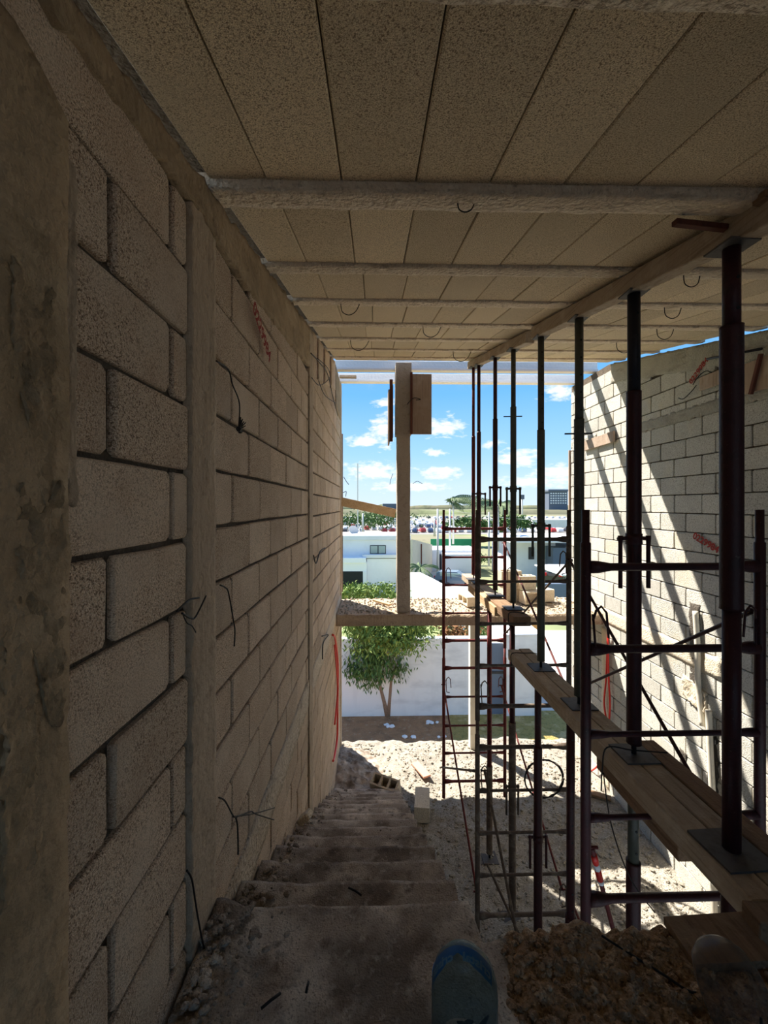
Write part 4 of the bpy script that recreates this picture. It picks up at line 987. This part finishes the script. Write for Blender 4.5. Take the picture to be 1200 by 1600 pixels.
# ------------------------------------------------------------------ outside
def D(d): return EYE-d
ter = MB(); prof = [(7.0, 6.6), (13, 6.6), (20, 7.0), (40, 8.4), (80, 9.0), (200, 9.2), (600, 9.0), (1200, 7.5), (5000, 7.0)]
xs = [-4000, -400, -60, -20, -8, 0, 5, 10, 20, 60, 400, 4000]
for (y, d) in prof:
    for x in xs: ter.v.append((x, y, D(d)))
for i in range(len(prof)-1):
    for j in range(len(xs)-1):
        a = i*len(xs)+j; ter.f.append((a, a+1, a+1+len(xs), a+len(xs)))
tag(ter.build('ground', M_far), 'open land stretching to the horizon', kind='structure')
def flat(name, pts, m, label, kind='structure'):
    mb = MB(); n = len(pts); mb.add([Vector(p) for p in pts]+[Vector(p)-Vector((0, 0, .05)) for p in pts], [tuple(range(n))]+[(i, n+i, n+(i+1) % n, (i+1) % n) for i in range(n)])
    o = mb.build(name, m); 
    if o.data.polygons[0].normal.z < 0: o.data.flip_normals()
    return tag(o, label, kind=kind)
ZG = D(6.6)
flat('dirt_yard', [(-8, 7.3, ZG+.02), (1.9, 7.3, ZG+.02), (2.4, 12.9, ZG+.02), (-8, 12.9, ZG+.02)], M_dirt, 'brown dirt yard in front of the white boundary wall')
flat('grass_patch', [(1.9, 9.0, ZG+.03), (8.0, 9.0, ZG+.03), (9, 13.3, ZG+.03), (2.4, 13.3, ZG+.03)], M_grass, 'rough dry grass strip before the white wall box')
flat('driveway', [at(846, 1110, z=ZG+.04), at(960, 1110, z=ZG+.04), at(960, 985, z=ZG-.2), at(848, 985, z=ZG-.2)], M_asph, 'pale paved driveway beyond the white wall')
# white boundary wall
bw = empty('boundary_wall', (0, 12.85, ZG), 'stained white boundary wall behind the tree', 'wall')
zt = at(600, 1000, y=12.8).z
MB().box(-6, at(763, 1000, y=12.8).x, 12.8, 12.98, ZG, zt, c=.01).build('wall_panel', M_whites, bw)
MB().box(-6, at(764, 1000, y=12.8).x, 12.78, 13.0, zt, zt+.05, c=.01).build('coping', M_white, bw)
gt = empty('gate', (at(775, 1090, y=12.8).x, 12.85, ZG), 'blue-grey gate leaf between the white walls', 'gate')
ga, gb = at(762, 1005, y=12.85), at(788, 1005, y=12.85)
MB().box(ga.x, gb.x, 12.83, 12.88, ZG, ga.z, c=.006).build('leaf', M_gate, gt); MB().box(ga.x, gb.x, 12.80, 12.84, ga.z-.95, ga.z-.87, c=.006).build('rail', M_frame, gt)
wb = empty('wall_box', (at(815, 1100, y=12.6).x, 12.9, ZG), 'square white wall block right of the gate', 'wall')
ga, gb = at(788, 993, y=12.7), at(846, 993, y=12.7)
MB().box(ga.x, gb.x, 12.7, 14.6, ZG, ga.z, c=.01).build('wall_panel', M_whites, wb); MB().box(ga.x-.03, gb.x+.03, 12.66, 14.65, ga.z, ga.z+.05, c=.01).build('coping', M_white, wb)
ga, gb = at(806, 990, y=15.5), at(838, 972, y=15.5); tag(MB().box(ga.x, gb.x, 15.4, 15.8, ga.z-2.2, gb.z, c=.02).build('orange_wall', M_orange), 'orange rendered wall behind the white wall block', 'wall')
# vegetation
def leaves(name, centre, rad, n, size, m, parent=None, down=.3, clumps=14, droop=.5):
    mb = MB(); c = Vector(centre); r = Vector(rad)
    cl = []
    for _ in range(clumps):
        while True:
            q = Vector([random.uniform(-1, 1) for _ in range(3)])
            if q.length < 1: break
        cl.append(q*.8)
    for _ in range(n):
        q = random.choice(cl)+Vector([random.gauss(0, .20) for _ in range(3)])
        p = c+Vector((q.x*r.x, q.y*r.y, q.z*r.z)); l = size*random.uniform(.7, 1.4); w = l*.3
        d = Vector((random.uniform(-1, 1), random.uniform(-1, 1), random.uniform(-1, .6)-droop)).normalized()
        s = d.cross(Vector([random.uniform(-1, 1) for _ in range(3)])).normalized()*w/2
        k = len(mb.v); mb.v += [tuple(p), tuple(p+d*l*.5+s), tuple(p+d*l), tuple(p+d*l*.5-s)]; mb.f.append((k, k+1, k+2, k+3))
    o = mb.build(name, m, parent); return o
tb = at(606, 1119, z=ZG); tree = empty('leafy_tree', tb, 'bright green leafy tree with two forked trunks before the white wall', 'tree')
def tp(px, py, dy=0): return at(px, py, y=tb.y+dy)
for pts, r in (([(606, 1122), (600, 1095), (594, 1072), (590, 1050), (575, 1020)], (.09, .07, .06, .05, .03)), ([(606, 1122), (609, 1090), (611, 1065), (618, 1040), (640, 1015)], (.08, .06, .055, .045, .03)), ([(594, 1072), (598, 1050), (600, 1020), (598, 990)], (.05, .04, .03, .02)), ([(611, 1065), (620, 1050), (628, 1030), (650, 1000)], (.04, .03, .025, .02))):
    MB().tube([tp(a, b) for a, b in pts], list(r), 8).build('trunk', M_bark, tree, True)
o = leaves('foliage', tp(607, 985), (1.55, 1.1, .85), 9000, .15, M_leaf, tree, clumps=34); o['kind'] = 'stuff'
o = leaves('foliage', tp(585, 1030), (1.0, .8, .75), 3600, .15, M_leafd, tree, clumps=20, droop=1.2); o['kind'] = 'stuff'
o = leaves('foliage', tp(575, 930), (1.1, .8, .45), 3600, .13, M_leaf, tree, clumps=18); o['kind'] = 'stuff'
sb = at(676, 1113, z=ZG); sap = empty('bare_sapling', sb, 'bare thin sapling right of the leafy tree', 'tree')
for pts, r in (([(675, 1115), (675, 1070), (676, 1040), (677, 1010)], (.05, .04, .02, .012)), ([(675, 1068), (670, 1055), (668, 1030)], (.025, .018, .01)), ([(676, 1068), (683, 1050), (690, 1030)], (.025, .015, .01)), ([(675, 1066), (690, 1060), (700, 1055)], (.02, .012, .008))):
    MB().tube([at(a, b, y=sb.y) for a, b in pts], list(r), 6).build('branch', M_bark, sap, True)
for (px, dx) in ((605, 0), (676, 0)):
    pass
sp = []
for (px, py, k) in ((606, 1133, 5), (676, 1128, 8), (572, 1108, 2), (640, 1150, 3), (690, 1150, 3)):
    for _ in range(k): q = at(px+random.uniform(-8, 8), py+random.uniform(-2, 3), z=ZG+.04); sp.append((q.x, q.y, q.z, random.uniform(.05, .09)))
stones('white_stones', sp, M_white, 'pale stones around the foot of the tree and sapling', 'stones')
for i, (px, py, sx, nn) in enumerate(((768, 986, 1.1, 2600), (795, 988, .5, 1000))):
    hc = at(px, py, y=15.25); o = leaves('hedge', hc, (sx, .4, .55), nn, .12, M_leafd, clumps=20); tag(o, ('dark hedge behind the gate' if i == 0 else 'small dark shrub beside the orange wall'), 'hedge', kind=None)
hc = at(718, 985, y=13.6); o = leaves('shrub', hc, (.8, .4, .35), 700, .2, mat('rusty_leaves', (.30, .14, .06), .8, [(4, (.14, .14, .06), .5, .6, .8)]), clumps=10); tag(o, 'rusty brown shrub over the boundary wall beside the post', 'shrub')
# --- houses
h1 = empty('white_house', (at(575, 930, y=42).x, 44, D(8.5)), 'white flat-roofed house with a small upper window left of the column', 'house')
def bx(parent, name, px0, px1, py0, py1, y, dep, m, zb=None, c=.03):
    a = at(px0, py0, y=y); b = at(px1, py1, y=y)
    return MB().box(a.x, b.x, y, y+dep, (b.z if zb is None else zb), a.z, c=c).build(name, m, parent)
zb = D(8.6)
bx(h1, 'upper_storey', 500, 641, 842, 0, 38.6, 5, M_white, zb); bx(h1, 'parapet', 500, 642, 837, 844, 38.4, 5.4, M_white)
bx(h1, 'front_block', 573, 640, 873, 0, 38, .6, M_white, zb); bx(h1, 'front_coping', 566, 640, 867, 872, 37.8, .8, M_white)
bx(h1, 'garage_block', 500, 573, 879, 0, 37.5, 4.5, M_white, zb); bx(h1, 'garage_roof', 500, 572, 872, 880, 37.3, 4.8, M_white)
bx(h1, 'garage_opening', 520, 567, 893, 922, 37.44, .1, M_black)
bx(h1, 'pier', 567, 573, 893, 925, 37.42, .1, M_white)
wf = bx(h1, 'window_frame', 578, 603, 852, 865.5, 38.54, .08, M_frame)
bx(wf, 'pane', 579, 590, 853, 864.5, 38.50, .05, M_glass, c=.005); bx(wf, 'pane', 591.5, 602, 853, 864.5, 38.50, .05, M_glass, c=.005)
for i, (px, py, lab) in enumerate(((552, 829, 'larger grey satellite dish on the white roof'), (574, 838, 'small white satellite dish on the white roof'))):
    c = at(px, py, y=41.5); dish = empty('satellite_dish', c, lab, 'dish')
    MB().lathe([(0.001, 0), (.3, .03), (.52 if i == 0 else .3, .12)], 16, c, Matrix.Rotation(R(60), 3, 'X') @ Matrix.Rotation(R(25), 3, 'Y')).build('bowl', M_pole, dish, True)
    MB().tube([c, c-Vector((0, 0, .9))], .03, 6).build('mast', M_pole, dish)
c = at(558, 830, y=60); tag(MB().tube([at(559, 845, y=60), at(559, 724, y=60)], .09, 6).build('antenna_mast', M_pole), 'tall thin mast rising left of the column', 'mast')
bw2 = empty('block_wall', (at(655, 880, y=40).x, 40, zb), 'beige block wall receding right of the column', 'wall')
a = at(641, 843, y=36); b = at(673, 851, y=52); mb = MB()
for (p, q) in ((a, b),):
    w = .2; mb.add([(p.x, p.y, zb), (q.x, q.y, zb), (q.x+w, q.y, zb), (p.x+w, p.y, zb), tuple(p), tuple(q), (q.x+w, q.y, q.z), (p.x+w, p.y, p.z)], [(0, 4, 5, 1), (4, 7, 6, 5), (1, 5, 6, 2), (0, 3, 7, 4), (3, 2, 6, 7)])
mb.build('wall_panel', M_card, bw2)
bx(bw2, 'post', 657.5, 659.5, 850, 882, 40, .15, M_redwood, c=.01)
tag(bx(None, 'green_fence', 673, 745, 842, 861, 60, .2, M_green), 'green mesh fence beyond the block wall', 'fence')
wh = empty('white_annex', (at(700, 900, y=50).x, 50, zb), 'low white building behind the parked grey car', 'house')
bx(wh, 'wall', 673, 748, 859, 0, 52, 5, M_white, zb); bx(wh, 'doorway', 687, 694, 866, 890, 51.9, .15, M_frame); bx(wh, 'side_block', 694, 748, 866, 0, 50, 2, M_white, zb)
# white low wall curving along the street
lwl = empty('garden_wall', at(690, 930, y=28), 'low white garden wall sloping along the street', 'wall')
pts = [(640, 895, 34), (652, 895, 33), (668, 903, 29), (690, 915, 26), (722, 931, 22)]
for (p, q) in zip(pts[:-1], pts[1:]):
    a = at(p[0], p[1], y=p[2]); b = at(q[0], q[1], y=q[2]); za = a.z-2.6; zb2 = b.z-2.6
    mb = MB(); mb.add([(a.x, a.y, za), (b.x, b.y, zb2), (b.x+.25, b.y+.2, zb2), (a.x+.25, a.y+.2, za), tuple(a), tuple(b), (b.x+.25, b.y+.2, b.z), (a.x+.25, a.y+.2, a.z)], [(0, 1, 5, 4), (4, 5, 6, 7), (3, 7, 6, 2), (0, 4, 7, 3), (1, 2, 6, 5)])
    mb.build('wall_panel', M_white, lwl)
zst = D(8.35)
flat('street', [at(655, 878, z=D(8.9))+Vector((0, 0, .1)), at(688, 878, z=D(8.9))+Vector((0, 0, .1)), at(760, 935, z=D(7.6)), at(700, 935, z=D(7.6))], M_asph, 'grey street running between white walls')
# parked car on the street
def car(loc, rz, m, label, s=1.0, detail=True, group=None):
    e = empty('car', loc, label, 'car', group)
    M = Matrix.Translation(Vector(loc)) @ Matrix.Rotation(rz, 4, 'Z')
    prof = [(-2.0, .35), (-2.05, .75), (-1.95, .95), (-1.55, 1.42), (.2, 1.47), (.95, 1.0), (1.9, .85), (2.05, .6), (2.05, .35)]
    mb = MB(); n = len(prof)
    for s_ in (-1, 1):
        for (x, z) in prof: mb.v.append(tuple(M @ Vector((x, s_*(.85 if z < 1.1 else .68), z))))
    mb.f += [tuple(range(n-1, -1, -1)), tuple(range(n, 2*n))]+[(i, (i+1) % n, n+(i+1) % n, n+i) for i in range(n)]
    b = mb.build('body', m, e)
    if detail:
        for s_ in (-1, 1):
            for x in (-1.3, 1.3): MB().tube([M @ Vector((x, s_*.70, .33)), M @ Vector((x, s_*.88, .33))], .33, 14).build('wheel', M_black, e)
            MB().box(-1.45, .55, s_*.74-.04, s_*.74+.04, 1.0, 1.35, M, c=.02).build('side_window', M_glass, e)
            MB().box(-2.08, -1.98, s_*.62-.14, s_*.62+.14, .75, 1.0, M, c=.01).build('tail_lamp', M_tail, e)
        MB().box(-1.86, -1.72, -.55, .55, 1.0, 1.33, M, c=.02).build('rear_window', M_glass, e)
    return e
cp = at(712, 915, y=41); 
car((cp.x, cp.y, cp.z+.0), R(160)-pi, M_car, 'grey-blue hatchback parked on the street seen from behind')
car(at(868, 908, y=36), R(60), MATS['car_paint_dark'], 'dark car partly hidden under the white canopy right of the props')
# buildings to the right
rh = empty('white_house', (at(840, 910, y=44).x, 46, zb), 'white house with grey side wall seen between the props', 'house')
bx(rh, 'wall', 800, 868, 846, 0, 46, 8, M_white, D(8.6)); bx(rh, 'window_frame', 826, 835, 855, 874, 45.9, .1, M_frame); bx(rh, 'window_frame', 848, 864, 853, 874, 45.9, .1, M_glass)
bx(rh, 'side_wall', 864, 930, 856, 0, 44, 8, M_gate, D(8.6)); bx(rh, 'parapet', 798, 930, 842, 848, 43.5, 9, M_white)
cn = empty('white_canopy', at(850, 905, y=30), 'flat white canopy roof over the dark car', 'canopy')
a = at(835, 882, y=34); b = at(885, 905, y=28); mb = MB(); mb.box(a.x, a.x+3.2, 29, 34, a.z-.12, a.z, c=.03); mb.build('roof', M_white, cn)
bx(cn, 'low_wall', 845, 925, 912, 935, 26, .2, M_gate)
tag(bx(None, 'long_white_shed', 832, 895, 812, 824, 122, 10, M_white), 'long white shed at the edge of the far car park', 'shed')
tag(bx(None, 'long_white_shed', 640, 700, 812, 818, 330, 20, M_green), 'low green roofed shed far left behind the car park', 'shed')
tag(bx(None, 'distant_building', 598, 640, 787, 796, 700, 30, M_tower), 'pale grey low building on the skyline by the column', 'building')
# tower on the skyline
tw = empty('hotel_tower', (at(873, 790, y=620).x, 630, D(9)), 'wide grey high-rise block on the skyline between two props', 'tower')
bx(tw, 'body', 858, 887, 767, 0, 620, 20, M_tower, D(9), c=.3); bx(tw, 'crown', 857, 888, 764.5, 768, 618, 24, M_tower, c=.3)
for i in range(7):
    for j in range(5):
        x = 860+i*3.8; y = 770+j*3.8
        bx(tw, 'window', x, x+2.4, y, y+1.9, 619.4, .5, M_white, c=.05)
# skyline vegetation ridges
for i, (y, h0, h1_, lab) in enumerate(((900, 789.5, 788, 'far dark tree line on the horizon'), (420, 797, 793.5, 'nearer scrub ridge below the horizon'))):
    mb = MB(); n = 260
    for k in range(n+1):
        x = -900+2000*k/n if i == 0 else -500+1200*k/n; zt_ = EYE+(790-(h0 if True else 0))/F*y+ (y*.004)*(noise.noise(Vector((x*.02, i, 0)))+.4*noise.noise(Vector((x*.1, i, 4))))
        for (dy, z) in ((0, D(9.2)), (6, zt_), (40, zt_-.5), (60, D(9.2))): mb.v.append((x, y+dy, z))
    for k in range(n):
        for q in range(3): a = k*4+q; mb.f.append((a, a+4, a+5, a+1))
    tag(mb.build('tree_line', M_far, None, True), lab, 'trees', kind='stuff')
# far car park
cars = ['white', 'white', 'white', 'silver', 'white', 'red', 'navy', 'dark']
meshes = []
for cn_ in cars:
    mb = MB(); n = 9; prof = [(-2.0, .2), (-2.05, .75), (-1.95, .95), (-1.55, 1.42), (.2, 1.47), (.95, 1.0), (1.9, .85), (2.05, .6), (2.05, .2)]
    for s_ in (-1, 1):
        for (x, z) in prof: mb.v.append((x, s_*(.85 if z < 1.1 else .68), z))
    mb.f += [tuple(range(n-1, -1, -1)), tuple(range(n, 2*n))]+[(i, (i+1) % n, n+(i+1) % n, n+i) for i in range(n)]
    me = bpy.data.meshes.new('parked_car'); me.from_pydata(mb.v, [], mb.f); me.materials.append(MATS['car_paint_'+cn_]); meshes.append(me)
flat('car_park', [(-40, 128, D(9.05)), (130, 128, D(9.05)), (190, 330, D(9.0)), (-80, 330, D(9.0))], mat('car_park_asphalt', (.22, .215, .21), .95), 'grey asphalt of the far car park')
nc = 0
for yq in (138, 152, 168, 188, 212, 245, 290):
    x0 = at(540, 800, y=yq).x; x1 = at(895, 800, y=yq).x; x = x0
    step = 2.6 if yq < 200 else 4.2
    while x < x1 and nc < 298:
        if random.random() < .82:
            k = random.randrange(8); o = bpy.data.objects.new('parked_car', meshes[k]); C.objects.link(o)
            o.location = (x, yq+random.uniform(-1, 1), D(9.02)+.02); o.rotation_euler = (0, 0, R(90+random.uniform(-12, 12)))
            tag(o, 'tiny distant '+{'white': 'white', 'silver': 'silver', 'red': 'red', 'navy': 'navy blue', 'dark': 'black'}[cars[k]]+' car in the far car park', 'car', 'tiny '+cars[k]+' cars in the far car park'); nc += 1
        x += step
# palms
def palm(px, pyb, pyt, y, size, label, lean=0, nf=13, wind=.5):
    b = at(px, pyb, y=y); t = at(px+lean, pyt, y=y); e = empty('palm_tree', b, label, 'palm')
    MB().tube([b, (b+t)/2+Vector((.05, 0, 0)), t], [.16, .12, .10], 8).build('trunk', M_pole, e, True)
    for i in range(nf):
        a = 2*pi*i/nf+random.uniform(-.2, .2); up = random.uniform(.2, 1.0); mb = MB(); pts = []
        for k in range(11):
            s = k/10*size; pts.append(t+Vector((cos(a)*s+wind*s*s/size, sin(a)*s*.9, up*s-.75*s*s/size)))
        mb.tube(pts, [.03]*10+[.01], 4)
        for k in range(1, 10):
            for sd in (-1, 1):
                for h in (0, .5):
                    p = pts[k].lerp(pts[min(10, k+1)], h); d = (pts[min(10, k+1)]-pts[k-1]).normalized(); s_ = d.cross(Vector((0, 0, 1))).normalized()*sd
                    l = size*.26*(1-.5*abs(k/10-.45)); tip = p+(s_*.55+d*.8+Vector((0, 0, -.75)))*l; w = d*size*.035
                    q = len(mb.v); mb.v += [tuple(p-w), tuple(p+w), tuple(tip)]; mb.f.append((q, q+1, q+2))
        mb.build('frond', M_palm, e)
    return e
palm(708, 850, 783, 58, 3.3, 'windblown palm tree left of the paired red props', wind=1.3)
palm(778, 860, 790, 50, 3.0, 'palm tree behind the fifth and sixth props', wind=-.3)
palm(657, 905, 888, 34.5, 1.3, 'low bright green palm beside the column', wind=.2)
# utility poles
for i, (px, t, bt_, y, lab) in enumerate(((684, 795, 895, 45, 'leftmost pale utility pole behind the far scaffold frame'), (703, 795, 885, 55, 'second pale utility pole right of the far frame post'), (679, 812, 838, 90, 'short distant utility pole by the block wall'), (567, 802, 835, 90, 'thin utility pole above the white roof'), (764, 800, 885, 40, 'pale utility pole between the props'))):
    tag(MB().tube([at(px, bt_, y=y), at(px, t, y=y)], [.16*y/45*.8, .12*y/45*.8], 8).build('utility_pole', M_pole, None, True), lab, 'pole')
for i, (a, b, lab) in enumerate((((700, 797, 52), (900, 812, 60), 'upper power line sagging across the view'), ((640, 813, 70), (760, 800, 60), 'lower power line left of the props'))):
    p = at(a[0], a[1], y=a[2]); q = at(b[0], b[1], y=b[2]); m = (p+q)/2-Vector((0, 0, .5))
    wire('power_line', [p, m, q], .02, M_pole, lab, 'cable')
tag(MB().tube([at(816, 830, y=120), at(816, 774, y=120)], .22, 8).build('floodlight_mast', M_pole, None, True), 'thin mast with a box on top right of the fifth prop', 'mast')
tag(bx(None, 'mast_box', 813.5, 819.5, 773, 780, 119, 1, M_tower), 'grey box on top of the thin far mast', 'box')
# scrub beyond the white house
for i, (px, py, y, sx, sz_, lab) in enumerate(((570, 812, 110, 16, 2.6, 'grey-green scrub above the white house roof'), (610, 808, 140, 14, 2.0, 'green scrub left of the column above the roofs'), (735, 872, 56, 3, .8, 'green bushes by the green fence'), (730, 815, 90, 6, 1.6, 'bushes below the windblown palm'), (800, 815, 90, 6, 1.8, 'dark bushes behind the middle props'))):
    o = leaves('scrub', at(px, py, y=y), (sx, 3, sz_), 1500, .9 if y > 80 else .35, M_leafd, clumps=24); tag(o, lab, 'bush')
print('blocks', nL, nR, 'ceiling blocks', cb, 'cars', nc)
